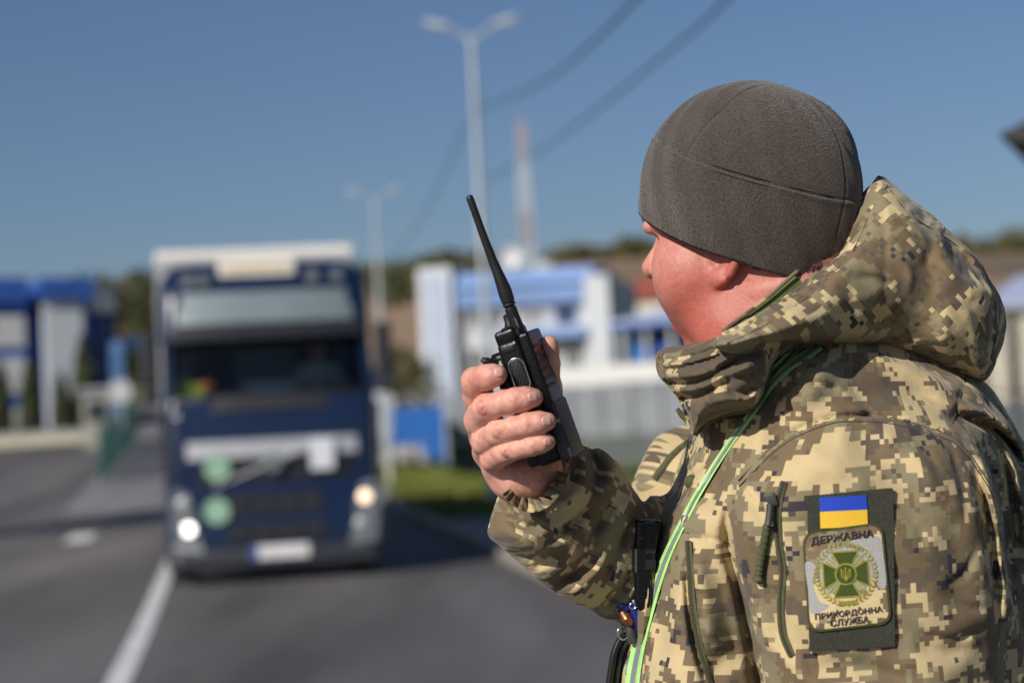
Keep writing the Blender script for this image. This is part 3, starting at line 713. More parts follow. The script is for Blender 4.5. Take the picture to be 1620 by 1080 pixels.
# wheels
def wheel(x, y, dual=False):
    wd = .55 if dual else .32
    t_ = MB().lathe([(.29, -wd/2), (.46, -wd/2), (.505, -wd/2+.04), (.51, 0), (.505, wd/2-.04), (.46, wd/2), (.29, wd/2), (.29, -wd/2)], axis='x', c=(x, y, .51), n=32)
    o = t_.build('wheel', M['tyre'], TR, smooth=40)
    s = 1 if x > 0 else -1
    MB().lathe([(.02, s*(wd/2-.02)), (.12, s*(wd/2-.01)), (.14, s*(wd/2-.10)), (.25, s*(wd/2-.10)), (.29, s*(wd/2-.01))], axis='x', c=(x, y, .51), n=28).build('rim', M['rim'], o, smooth=40)
for s in (-1, 1):
    wheel(s*1.07, .95); wheel(s*.97, 4.4, True)
    for y in (11.2, 12.5, 13.8): wheel(s*1.05, y)
# chassis and trailer
MB().box((0, 7.4, .95), (.9, 13.0, .26)).build('chassis', M['cab_dark'], TR)
trm = MB().box((0, 8.9, (1.2+fz(374))/2+.05), (2.56, 12.6, fz(374)-1.2+.1), bev=.04)
for s in (-1, 1):
    trm.box((s*1.262, 2.62, 2.6), (.05, .06, 2.75), mi=1)
    for k in range(8): trm.box((s*1.286, 3.4+k*1.55, 2.6), (.012, .04, 2.7), mi=1)
trm.box((0, 2.585, fz(384)), (2.5, .05, .12), mi=1); tr = trm.build('trailer', [M['tarp'], M['silver']], TR)
for s in (-1, 1): MB().box((s*1.15, 3.2, 1.0), (.08, 1.2, .35), bev=.02).build('fuel_tank', M['silver'], TR)
# things in the cab
inn = MB().box((0, .55, zw0-.02), (2.1, .7, .10), bev=.03).build('dashboard', M['interior'], TR)
MB().tube([(.62+.22*math.cos(a), .75+.10*math.sin(a), zw0+.06+.2*math.sin(a)) for a in np.linspace(0, 6.283, 20)], .018, 6).build('steering_wheel', M['interior'], TR)
MB().box((.62, 1.0, zw0+.2), (.5, .08, .75), bev=.06).build('seat', M['interior'], TR); MB().box((-.62, 1.0, zw0+.2), (.5, .08, .75), bev=.06).build('seat', M['interior'], TR)
lf = loft([ring(.30, .20, .24, zw0+.06, .01), ring(.30, .24, .26, zw0+.19, .008)]); lf.build('pale_sheet', M['paper'], TR)  # pale upright sheet low behind the windscreen

# driver behind the wheel, vest hung at the other side
DV = empty('person', (0, 0, 0)); 
def cabw(x, y, z): return np.array(TR.matrix_basis @ Vector((x, y, z)))
c_, s_ = math.cos(R(9.3)), math.sin(R(9.3)); tl = np.array(TR.location)
cabw = lambda x, y, z: tl+np.array((x*c_-y*s_, x*s_+y*c_, z))
DV.location = Vector(tuple(cabw(.62, .95, zw0-.3))); tag(DV, 'driver in pale shirt sitting at the wheel of the blue lorry', 'person')
DVL = np.array(DV.location)
# ================================================================ SCULPTING TOOLS (camera-aligned metres: x right, y up, z away)
def C(px, py, d): return np.array(((px-810)/F*d, -(py-540)/F*d, d))
def to_world(p):
    p = np.asarray(p, float); return CAM + p[..., 0:1]*CR + p[..., 1:2]*CU + p[..., 2:3]*CF
def from_world(p):
    q = np.asarray(p, float)-CAM; return np.stack([q@CR, q@CU, q@CF], -1)
def proj(p): return 810+F*p[:, 0]/p[:, 2], 540-F*p[:, 1]/p[:, 2]
def smin(a, b, k):
    h = np.clip(.5+.5*(b-a)/k, 0, 1); return b+(a-b)*h-k*h*(1-h)
def smax(a, b, k): return -smin(-a, -b, k)
def chain(p, pts, k=None):
    """round cones through points given as (camera xyz, radius in metres)"""
    r = None
    for (a, ra), (b, rb) in zip(pts[:-1], pts[1:]):
        ab = b-a; t = np.clip(((p-a)@ab)/(ab@ab), 0, 1); d = np.linalg.norm(p-a-t[:, None]*ab, axis=1)-(ra+(rb-ra)*t)
        r = d if r is None else (np.minimum(r, d) if not k else smin(r, d, k))
    return r
def pxchain(p, pts, k=None): return chain(p, [(C(x, y, d), r*d/F) for x, y, d, r in pts], k)
def ellip(p, c, rad, ax=None):
    q = p-c
    if ax is not None: q = q@np.array(ax).T
    rad = np.array(rad); k0 = np.linalg.norm(q/rad, axis=1); k1 = np.linalg.norm(q/rad**2, axis=1)+1e-9
    return k0*(k0-1)/k1
def crom(pts, n=8, closed=False):
    pts = np.array(pts, float); m = len(pts); out = []
    rng_ = range(m) if closed else range(m-1)
    for i in rng_:
        if closed: p0, p1, p2, p3 = pts[(i-1) % m], pts[i], pts[(i+1) % m], pts[(i+2) % m]
        else: p0, p1, p2, p3 = pts[max(i-1, 0)], pts[i], pts[min(i+1, m-1)], pts[min(i+2, m-1)]
        for t in np.linspace(0, 1, n, endpoint=False):
            out.append(.5*((2*p1)+(-p0+p2)*t+(2*p0-5*p1+4*p2-p3)*t*t+(-p0+3*p1-3*p2+p3)*t**3))
    if not closed: out.append(pts[-1])
    return np.array(out)
GX0, GY0, GX1, GY1, GS = 640.0, 200.0, 1840.0, 2060.0, 2.5
gxs = np.arange(GX0, GX1+.1, GS); gys = np.arange(GY0, GY1+.1, GS)
GXX, GYY = np.meshgrid(gxs, gys)
def segdist(poly, closed, X, Y):
    d = np.full(X.shape, 1e9); ins = np.zeros(X.shape, bool); m = len(poly)
    for i in range(m if closed else m-1):
        a, b = poly[i], poly[(i+1) % m]; ab = b-a
        t = np.clip(((X-a[0])*ab[0]+(Y-a[1])*ab[1])/(ab@ab+1e-9), 0, 1)
        d = np.minimum(d, (X-a[0]-t*ab[0])**2+(Y-a[1]-t*ab[1])**2)
        if closed and abs(ab[1]) > 1e-9: ins ^= ((a[1] > Y) != (b[1] > Y)) & (X < ab[0]*(Y-a[1])/ab[1]+a[0])
    d = np.sqrt(d); return np.where(ins, d, -d) if closed else d
def bil(m, px, py):
    u = np.clip((px-GX0)/GS, 0, m.shape[1]-1.001); v = np.clip((py-GY0)/GS, 0, m.shape[0]-1.001)
    i = u.astype(np.int32); j = v.astype(np.int32); a = u-i; b = v-j
    return (m[j, i]*(1-a)+m[j, i+1]*a)*(1-b)+(m[j+1, i]*(1-a)+m[j+1, i+1]*a)*b
class Pillow:
    """a soft body with the given outline (image units), half thickness T metres and a mid surface d0(px, py)"""
    def __init__(s, poly, d0, T, Rpx, smooth=True, pw=2.0):
        s.poly = crom(poly, 6, True) if smooth else np.array(poly, float)
        s.map = segdist(s.poly, True, GXX, GYY); s.d0 = d0; s.T = T; s.R = Rpx; s.pw = pw
    def __call__(s, p, px, py):
        q = np.clip(1-bil(s.map, px, py)/s.R, 0, None); z = np.abs(p[:, 2]-s.d0(px, py))/s.T
        g = (q**s.pw+z**s.pw)**(1/s.pw)-1
        return g*min(s.T, s.R*1.85/F)
def strokes(lst, fd=.28):
    """a height map (metres, + = pushed in) from drawn fold lines: (points, depth mm, half width px[, kind])"""
    m = np.zeros(GXX.shape)
    for pts, mm, wpx in lst:
        pl = crom(pts, 6); x0, y0 = pl.min(0)-4*wpx; x1, y1 = pl.max(0)+4*wpx
        i0, i1 = np.searchsorted(gxs, (x0, x1)); j0, j1 = np.searchsorted(gys, (y0, y1))
        X, Y = GXX[j0:j1, i0:i1], GYY[j0:j1, i0:i1]
        if X.size == 0: continue
        d = segdist(pl, False, X, Y)
        e0 = np.hypot(X-pl[0][0], Y-pl[0][1]); e1 = np.hypot(X-pl[-1][0], Y-pl[-1][1]); L = np.hypot(*(pl[1:]-pl[:-1]).T).sum()
        fade = np.clip(np.minimum(e0, e1)/(L*fd+1), .0, 1)**.7
        m[j0:j1, i0:i1] += mm*.001*np.exp(-(d/wpx)**2)*fade
    return m
class Wob:
    """smooth quasi-random folds"""
    def __init__(s, seed, n, fmin, fmax, stretch=(1, 1, 1)):
        r = np.random.default_rng(seed); k = r.normal(size=(n, 3)); k /= np.linalg.norm(k, axis=1)[:, None]
        s.k = k*np.exp(r.uniform(np.log(fmin), np.log(fmax), n))[:, None]*np.array(stretch); s.ph = r.uniform(0, 6.28, n); s.n = n
    def __call__(s, p):
        o = np.zeros(len(p))
        q = p+.012*np.sin(p[:, [1, 2, 0]]*37+1.3)
        for k, ph in zip(s.k, s.ph):
            v = np.sin(q@k*6.283+ph); o += v*np.abs(v)
        return o/math.sqrt(s.n)
def nets(f, lo, hi, res, block=4):
    """surface nets on the blocks near the surface"""
    lo = np.array(lo, float); n = np.ceil((np.array(hi)-lo)/(res*block)).astype(int)
    gi = np.stack(np.meshgrid(*[np.arange(k) for k in n], indexing='ij'), -1).reshape(-1, 3)
    c = lo+(gi+.5)*res*block; keep = np.zeros(len(c), bool)
    for s in range(0, len(c), 200000): keep[s:s+200000] = np.abs(f(c[s:s+200000])) < res*block*2.5
    gi = gi[keep]*block
    off = np.stack(np.meshgrid(*[np.arange(block)]*3, indexing='ij'), -1).reshape(-1, 3)
    cell = (gi[:, None]+off[None]).reshape(-1, 3); D = (n*block+2)
    key = lambda q: (q[..., 0]*D[1]+q[..., 1])*D[2]+q[..., 2]
    ck = np.sort(key(cell)); cell = np.stack([ck//(D[1]*D[2]), ck//D[2] % D[1], ck % D[2]], 1)
    cor = np.array([[i, j, k] for i in (0, 1) for j in (0, 1) for k in (0, 1)])
    ak = np.unique(np.concatenate([key(cell+o) for o in cor])); a = np.stack([ak//(D[1]*D[2]), ak//D[2] % D[1], ak % D[2]], 1)
    val = np.concatenate([f(lo+a[s:s+300000]*res) for s in range(0, len(a), 300000)])
    cv = np.stack([val[np.searchsorted(ak, key(cell+o))] for o in cor], 1)
    act = (cv.min(1) < 0) & (cv.max(1) >= 0); cell = cell[act]; cv = cv[act]; ck = ck[act]
    pos = np.zeros((len(cell), 3)); cnt = np.zeros(len(cell))
    for e0 in range(8):
        for b in (1, 2, 4):
            if e0 & b: continue
            e1 = e0 | b; v0, v1 = cv[:, e0], cv[:, e1]; m = (v0 < 0) != (v1 < 0)
            t = np.where(m, v0/np.where(m, v0-v1, 1), 0)[:, None]
            q = cor[e0]+t*(cor[e1]-cor[e0]); pos[m] += q[m]; cnt[m] += 1
    V = lo+(cell+pos/cnt[:, None])*res
    quads = []
    vk = val < 0
    for ax in range(3):
        st = np.zeros(3, int); st[ax] = 1; k1 = key(a+st)
        j = np.searchsorted(ak, k1); j = np.minimum(j, len(ak)-1); ok = ak[j] == k1
        m = ok & (vk != vk[j]); e = a[m]; s0 = vk[m]
        u, w_ = [(1, 2), (2, 0), (0, 1)][ax]; ids = []
        good = np.ones(len(e), bool)
        for du, dw in ((-1, -1), (0, -1), (0, 0), (-1, 0)):
            c_ = e.copy(); c_[:, u] += du; c_[:, w_] += dw; kk = key(c_); x = np.minimum(np.searchsorted(ck, kk), len(ck)-1)
            good &= (ck[x] == kk); ids.append(x)
        qd = np.stack(ids, 1); qd = np.where(s0[:, None], qd, qd[:, ::-1]); quads.append(qd[good])
    return V, np.concatenate(quads)
def relax(V, Q, it=1, lam=.5):
    for _ in range(it):
        acc = np.zeros_like(V); cnt = np.zeros(len(V))
        for a, b in ((0, 1), (1, 2), (2, 3), (3, 0)):
            np.add.at(acc, Q[:, a], V[Q[:, b]]); np.add.at(acc, Q[:, b], V[Q[:, a]]); np.add.at(cnt, Q[:, a], 1); np.add.at(cnt, Q[:, b], 1)
        V = V+lam*(acc/np.maximum(cnt, 1)[:, None]-V)
    return V
def big(name, parts, mats, parent, pivot=None, auto=True):
    """parts: list of (V camera space, quads, material index, uv per vertex or None) joined into one smooth mesh object"""
    vs, fs, ms, us = [], [], [], []; n = 0
    for V, Q, mi, U in parts:
        Q = np.asarray(Q); W = to_world(V); X0 = W-W.mean(0)
        vol = np.einsum('ij,ij->i', X0[Q[:, 0]], np.cross(X0[Q[:, 1]], X0[Q[:, 2]])).sum()
        if auto and vol < 0: Q = Q[:, ::-1]
        vs.append(W); fs.append(Q+n); ms.append(np.full(len(Q), mi)); us.append(U if U is not None else np.zeros((len(V), 2))); n += len(V)
    V = np.concatenate(vs); U = np.concatenate(us)
    o_ = np.array(pivot) if pivot is not None else (FOOT if parent is not None else np.zeros(3)); V = V-o_
    me = bpy.data.meshes.new(name); nf = sum(len(q) for q in fs); loops = np.concatenate([q.ravel() for q in fs])
    me.vertices.add(len(V)); me.vertices.foreach_set('co', V.astype(np.float32).ravel())
    me.loops.add(len(loops)); me.loops.foreach_set('vertex_index', loops.astype(np.int32))
    sizes = np.concatenate([np.full(len(q), q.shape[1]) for q in fs]); st = np.concatenate([[0], np.cumsum(sizes)[:-1]])
    me.polygons.add(nf); me.polygons.foreach_set('loop_start', st.astype(np.int32)); me.polygons.foreach_set('loop_total', sizes.astype(np.int32))
    me.polygons.foreach_set('material_index', np.concatenate(ms).astype(np.int32)); me.polygons.foreach_set('use_smooth', np.ones(nf, bool))
    ul = me.uv_layers.new(name='fabric'); ul.data.foreach_set('uv', U[loops].astype(np.float32).ravel())
    for m in (mats if isinstance(mats, (list, tuple)) else [mats]): me.materials.append(m)
    me.update(calc_edges=True); me.validate()
    o = bpy.data.objects.new(name, me); link(o, parent)
    return o
def march(f, px, py, z0=1.5, z1=2.35, n=140):
    """depth at which the view ray through each pixel first meets the body f"""
    px = np.asarray(px, float).ravel(); py = np.asarray(py, float).ravel(); N = len(px)
    zs = np.linspace(z0, z1, n); pp = np.stack([((px-810)/F)[:, None]*zs, (-(py-540)/F)[:, None]*zs, np.broadcast_to(zs, (N, n))], -1)
    v = f(pp.reshape(-1, 3)).reshape(N, n) < 0
    hit = v.any(1); i = np.where(hit, v.argmax(1), n//2); a = zs[np.maximum(i-1, 0)]; b = zs[i]
    for _ in range(12):
        m = .5*(a+b); q = np.stack([(px-810)/F*m, -(py-540)/F*m, m], 1); s = f(q) < 0; b = np.where(s, m, b); a = np.where(s, a, m)
    return b, hit
def cyl_uv(V, a, b, Rr):
    """fabric coordinates wrapped round the axis a-b, zero towards the camera"""
    ax = (b-a)/np.linalg.norm(b-a); q = V-a; v = q@ax; q = q-v[:, None]*ax
    e1 = np.array((0, 0, -1.0)); e1 -= ax*(e1@ax); e1 /= np.linalg.norm(e1); e2 = np.cross(ax, e1)
    return np.stack([Rr*np.arctan2(q@e2, q@e1), v], 1)
# thin things laid on a surface: px polylines with depths -> ribbons and cords
def ribbon(pts, half, thick, lift, prof=None, n=4, mi=0):
    """pts: (px, py, depth) samples; a band of half width 'half' px facing the camera, 'thick' and 'lift' metres"""
    pts = np.array(pts, float); h = np.broadcast_to(np.asarray(half, float), (len(pts),)); K = len(pts)
    t = np.gradient(pts[:, :2], axis=0); t /= np.linalg.norm(t, axis=1)[:, None]+1e-9; nn = np.stack([-t[:, 1], t[:, 0]], 1)
    rows = []
    us = np.linspace(-1, 1, n+1)
    top = [np.concatenate([pts[:, :2]+nn*h[:, None]*u, pts[:, 2:]-lift-(0 if prof is None else prof*(1-u*u))], 1) for u in us]
    bot = [np.concatenate([pts[:, :2]+nn*h[:, None]*u, pts[:, 2:]-lift+thick], 1) for u in us[::-1]]
    R_ = top+bot; m = len(R_)
    V = np.stack([np.array([C(*q) for q in r_]) for r_ in R_], 1).reshape(-1, 3)
    Q = np.array([(i*m+j, i*m+(j+1) % m, (i+1)*m+(j+1) % m, (i+1)*m+j) for i in range(K-1) for j in range(m)])
    return V, Q
def cord(pts3, r, n=6):
    """tube through camera-space points; returns verts and quads"""
    b = MB(); b.tube(pts3, r, n, cap=False); return np.array(b.v), np.array(b.f)

def surf_ribbon(f, pts_px, half, thick, lift, ncol=5, n=8, smooth=7, prof=0.0, z0=1.5):
    """a band that hugs the body f across its whole width"""
    pl = crom(pts_px, n); K = len(pl); h = np.interp(np.linspace(0, 1, K), np.linspace(0, 1, np.size(half)), np.atleast_1d(half))
    t = np.gradient(pl, axis=0); t /= np.linalg.norm(t, axis=1)[:, None]+1e-9; nn = np.stack([-t[:, 1], t[:, 0]], 1); us = np.linspace(-1, 1, ncol)
    cols = []
    for u in us:
        q = pl+nn*(h*u)[:, None]; d, hit = march(f, q[:, 0], q[:, 1], z0)
        if smooth: kk = np.ones(smooth)/smooth; d = np.convolve(np.pad(d, smooth//2, mode='edge'), kk, mode='valid')
        cols.append((q, d))
    D = np.stack([c[1] for c in cols], 1); D = np.minimum(D, D[:, ncol//2:ncol//2+1]+.012)
    rows = [np.concatenate([q, (D[:, i]-lift-prof*(1-us[i]**2))[:, None]], 1) for i, (q, _) in enumerate(cols)]
    rows += [np.concatenate([q, (D[:, i]-lift+thick)[:, None]], 1) for i, (q, _) in list(enumerate(cols))[::-1]]
    m = len(rows); V = np.stack([np.array([C(*p) for p in r_]) for r_ in rows], 1).reshape(-1, 3)
    Q = np.array([(i*m+j, i*m+(j+1) % m, (i+1)*m+(j+1) % m, (i+1)*m+j) for i in range(K-1) for j in range(m)]); return V, Q
# ================================================================ THE BORDER GUARD
import time as _t; _t0 = _t.time()
# ---------------------------------------------------------------- fabric and skin
def camo(name, cell=.0043, seed=0.0, tint=1.0, aniso=1.0, freq=1.13):
    m, t, b = nodes(name); L = t.links.new
    uv = node(t, 'ShaderNodeUVMap'); uv.uv_map = 'fabric'
    mp = node(t, 'ShaderNodeMapping'); mp.inputs['Location'].default_value = (seed, seed*.7, 0); mp.inputs['Scale'].default_value = (1, aniso, 1); L(uv.outputs[0], mp.inputs[0])
    def snap(c):
        s = node(t, 'ShaderNodeVectorMath', operation='SNAP'); s.inputs[1].default_value = (c, c, c); L(mp.outputs[0], s.inputs[0]); return s.outputs[0]
    s1, s2 = snap(cell), snap(cell*2)
    def noise(vec, sc, off, det=3.0, ro=.55, st=(1, 1, 1)):
        q = node(t, 'ShaderNodeMapping'); q.inputs['Location'].default_value = (off, off*1.3, 0); q.inputs['Scale'].default_value = st; L(vec, q.inputs[0])
        n = node(t, 'ShaderNodeTexNoise', noise_dimensions='2D'); n.inputs['Scale'].default_value = sc*freq; n.inputs['Detail'].default_value = det; n.inputs['Roughness'].default_value = ro
        L(q.outputs[0], n.inputs['Vector']); return n.outputs['Fac']
    def step(v, th, w=.0015):
        r = node(t, 'ShaderNodeMapRange'); r.inputs[1].default_value = th-w; r.inputs[2].default_value = th+w; L(v, r.inputs[0]); return r.outputs[0]
    def mixc(f, a, c):
        x = node(t, 'ShaderNodeMix', data_type='RGBA'); L(f, x.inputs[0])
        if isinstance(a, tuple): x.inputs[6].default_value = (*a, 1)
        else: L(a, x.inputs[6])
        x.inputs[7].default_value = (*c, 1); return x.outputs[2]
    k = tint
    brown, olive, beige, dark, umber = (.160*k, .116*k, .066*k), (.216*k, .184*k, .108*k), (.52*k, .41*k, .225*k), (.040*k, .034*k, .042*k), (.112*k, .086*k, .058*k)
    c = mixc(step(noise(s1, 14, 3.1, 3, .6), .55), brown, umber)
    c = mixc(step(noise(s1, 15, 7.7, 3, .6), .545), c, olive)
    c = mixc(step(noise(s1, 13, 21.3, 4, .63), .565), c, beige)
    c = mixc(step(noise(s1, 18, 33.9, 3.5, .62), .60), c, beige)
    c = mixc(step(noise(s1, 20, 47.2, 3, .6), .64), c, olive)
    c = mixc(step(noise(s1, 24, 59.0, 3, .6), .635), c, brown)
    c = mixc(step(noise(s1, 16, 71.0, 4, .66), .665), c, dark)
    c = mixc(step(noise(s1, 70, 83.0, 1, .5), .745), c, beige)
    c = mixc(step(noise(s1, 66, 91.0, 1, .5), .755), c, umber)
    fade = node(t, 'ShaderNodeTexNoise'); fade.inputs['Scale'].default_value = 900; fade.inputs['Detail'].default_value = 2; L(uv.outputs[0], fade.inputs['Vector'])
    ml = node(t, 'ShaderNodeMix', data_type='RGBA', blend_type='OVERLAY'); ml.inputs[0].default_value = .22; L(c, ml.inputs[6]); L(fade.outputs['Fac'], ml.inputs[7])
    L(ml.outputs[2], b.inputs['Base Color'])
    b.inputs['Roughness'].default_value = .78; b.inputs['Specular IOR Level'].default_value = .25
    b.inputs['Sheen Weight'].default_value = .12; b.inputs['Sheen Roughness'].default_value = .5
    wv = node(t, 'ShaderNodeTexNoise'); wv.inputs['Scale'].default_value = 42; wv.inputs['Detail'].default_value = 5; L(uv.outputs[0], wv.inputs['Vector'])
    bp = node(t, 'ShaderNodeBump'); bp.inputs['Strength'].default_value = .35; bp.inputs['Distance'].default_value = .0045; L(wv.outputs['Fac'], bp.inputs['Height'])
    bp2 = node(t, 'ShaderNodeBump'); bp2.inputs['Strength'].default_value = .25; bp2.inputs['Distance'].default_value = .0004; L(fade.outputs['Fac'], bp2.inputs['Height']); L(bp.outputs[0], bp2.inputs['Normal'])
    L(bp2.outputs[0], b.inputs['Normal'])
    return m
M['camo'] = camo('camo_fabric'); M['camo_hood'] = camo('camo_hood', seed=3.37); M['camo_sleeve'] = camo('camo_sleeve', seed=5.71); M['camo_fore'] = camo('camo_forearm', seed=7.9, cell=.0046, freq=1.35); M['camo_collar'] = camo('camo_collar', seed=9.13, cell=.0046, tint=.95)
def skin():
    m, t, b = nodes('skin'); L = t.links.new; tc = node(t, 'ShaderNodeTexCoord')
    n = node(t, 'ShaderNodeTexNoise'); n.inputs['Scale'].default_value = 17; n.inputs['Detail'].default_value = 4; L(tc.outputs['Object'], n.inputs['Vector'])
    n2 = node(t, 'ShaderNodeTexNoise'); n2.inputs['Scale'].default_value = 260; n2.inputs['Detail'].default_value = 3; L(tc.outputs['Object'], n2.inputs['Vector'])
    r = node(t, 'ShaderNodeValToRGB'); r.color_ramp.elements[0].position = .3; r.color_ramp.elements[1].position = .7
    r.color_ramp.elements[0].color = (.60, .28, .22, 1); r.color_ramp.elements[1].color = (.72, .40, .31, 1); L(n.outputs['Fac'], r.inputs[0])
    # flushed cheeks, ears, finger tips: stored per vertex as a real colour of the skin
    a = node(t, 'ShaderNodeUVMap'); a.uv_map = 'fabric'; sx = node(t, 'ShaderNodeSeparateXYZ'); L(a.outputs[0], sx.inputs[0])
    mx = node(t, 'ShaderNodeMix', data_type='RGBA'); L(sx.outputs[0], mx.inputs[0]); L(r.outputs[0], mx.inputs[6]); mx.inputs[7].default_value = (.44, .125, .092, 1)
    mb_ = node(t, 'ShaderNodeMix', data_type='RGBA'); L(sx.outputs[1], mb_.inputs[0]); L(mx.outputs[2], mb_.inputs[6]); mb_.inputs[7].default_value = (.25, .125, .085, 1)
    ov = node(t, 'ShaderNodeMix', data_type='RGBA', blend_type='OVERLAY'); ov.inputs[0].default_value = .32; L(mb_.outputs[2], ov.inputs[6]); L(n2.outputs['Fac'], ov.inputs[7])
    L(ov.outputs[2], b.inputs['Base Color'])
    n3 = node(t, 'ShaderNodeTexNoise'); n3.inputs['Scale'].default_value = 75; n3.inputs['Detail'].default_value = 5; n3.inputs['Roughness'].default_value = .7; L(tc.outputs['Object'], n3.inputs['Vector'])
    mr = node(t, 'ShaderNodeMapRange'); mr.inputs[1].default_value = .42; mr.inputs[2].default_value = .72; mr.inputs[4].default_value = .42; L(n3.outputs['Fac'], mr.inputs[0])
    bl = node(t, 'ShaderNodeMix', data_type='RGBA'); L(mr.outputs[0], bl.inputs[0]); L(ov.outputs[2], bl.inputs[6]); bl.inputs[7].default_value = (.40, .10, .075, 1); L(bl.outputs[2], b.inputs['Base Color'])
    b.inputs['Roughness'].default_value = .48; b.inputs['Specular IOR Level'].default_value = .4
    b.inputs['Subsurface Weight'].default_value = .25; b.inputs['Subsurface Radius'].default_value = (.010, .004, .002); b.inputs['Subsurface Scale'].default_value = .35
    v = node(t, 'ShaderNodeTexVoronoi'); v.inputs['Scale'].default_value = 900; L(tc.outputs['Object'], v.inputs['Vector'])
    bp = node(t, 'ShaderNodeBump'); bp.inputs['Strength'].default_value = .25; bp.inputs['Distance'].default_value = .0006; L(v.outputs['Distance'], bp.inputs['Height'])
    bp2 = node(t, 'ShaderNodeBump'); bp2.inputs['Strength'].default_value = .25; bp2.inputs['Distance'].default_value = .001; L(n2.outputs['Fac'], bp2.inputs['Height']); L(bp.outputs[0], bp2.inputs['Normal']); L(bp2.outputs[0], b.inputs['Normal'])
    return m
M['skin'] = skin()
def nailm():
    m, t, b = nodes('fingernail'); b.inputs['Base Color'].default_value = (.66, .36, .30, 1); b.inputs['Roughness'].default_value = .28; b.inputs['Subsurface Weight'].default_value = .2
    b.inputs['Subsurface Scale'].default_value = .002; n = node(t, 'ShaderNodeTexNoise'); n.inputs['Scale'].default_value = 300; return m
M['nail'] = nailm()
M['hair'] = mat('hair', (.05, .03, .02), .6, scale=200)
M['eye'] = mat('eye_white', (.7, .68, .65), .2); M['iris'] = mat('iris', (.06, .09, .11), .2)
M['olive_web'] = mat('olive_webbing', (.075, .082, .035), .8, var=.25, scale=400)
M['lining'] = mat('olive_lining', (.15, .185, .06), .92, var=.25, scale=700, bump=.5, bscale=900)
M['thread'] = mat('dark_thread', (.062, .050, .034), .85)
M['black_rubber'] = mat('black_rubber', (.012, .012, .013), .45, var=.3, scale=40)
M['zip_metal'] = mat('dark_zip_metal', (.10, .105, .10), .4, metal=.6)

# ---------------------------------------------------------------- jacket body and sleeves
lin = lambda a, b, x0, x1: (lambda px, py: a+(b-a)*np.clip((px-x0)/(x1-x0), 0, 1))
torso = Pillow([(1098, 640), (1092, 690), (1078, 738), (1052, 790), (1031, 838), (1013, 884), (997, 932), (987, 990), (973, 1080), (962, 1250), (968, 1500), (985, 1900), (1300, 1960), (1640, 1930),
                (1690, 1600), (1700, 1200), (1688, 960), (1665, 840), (1640, 757), (1613, 695), (1584, 643), (1548, 600), (1480, 555), (1400, 520), (1300, 508), (1220, 530), (1140, 590)], lambda px, py: 1.985+0*px, .205, 150, pw=2.1)
lsl = Pillow([(1148, 790), (1176, 742), (1204, 712), (1250, 684), (1320, 658), (1420, 657), (1500, 682), (1548, 724), (1580, 784), (1598, 860), (1600, 960), (1590, 1100), (1575, 1300), (1540, 1480), (1460, 1560), (1330, 1540),
              (1250, 1400), (1222, 1200), (1198, 1060), (1176, 950), (1160, 880)], lambda px, py: 1.815+0*px, .092, 150, pw=2.2)
rsl = Pillow([(795, 772), (784, 803), (774, 836), (776, 848), (800, 866), (822, 886), (846, 910), (882, 936), (932, 963), (988, 983), (1050, 1004), (1120, 1000), (1150, 930), (1140, 840), (1100, 795), (1042, 786), (1014, 771), (988, 745), (957, 717),
              (927, 701), (898, 689), (886, 706), (879, 738), (866, 768), (842, 796), (818, 792)], (lambda px, py: 1.848+.065*np.clip((px-830)/170, 0, 1)+.06*np.clip((px-1000)/60, 0, 2)), .064, 78, pw=2.1)
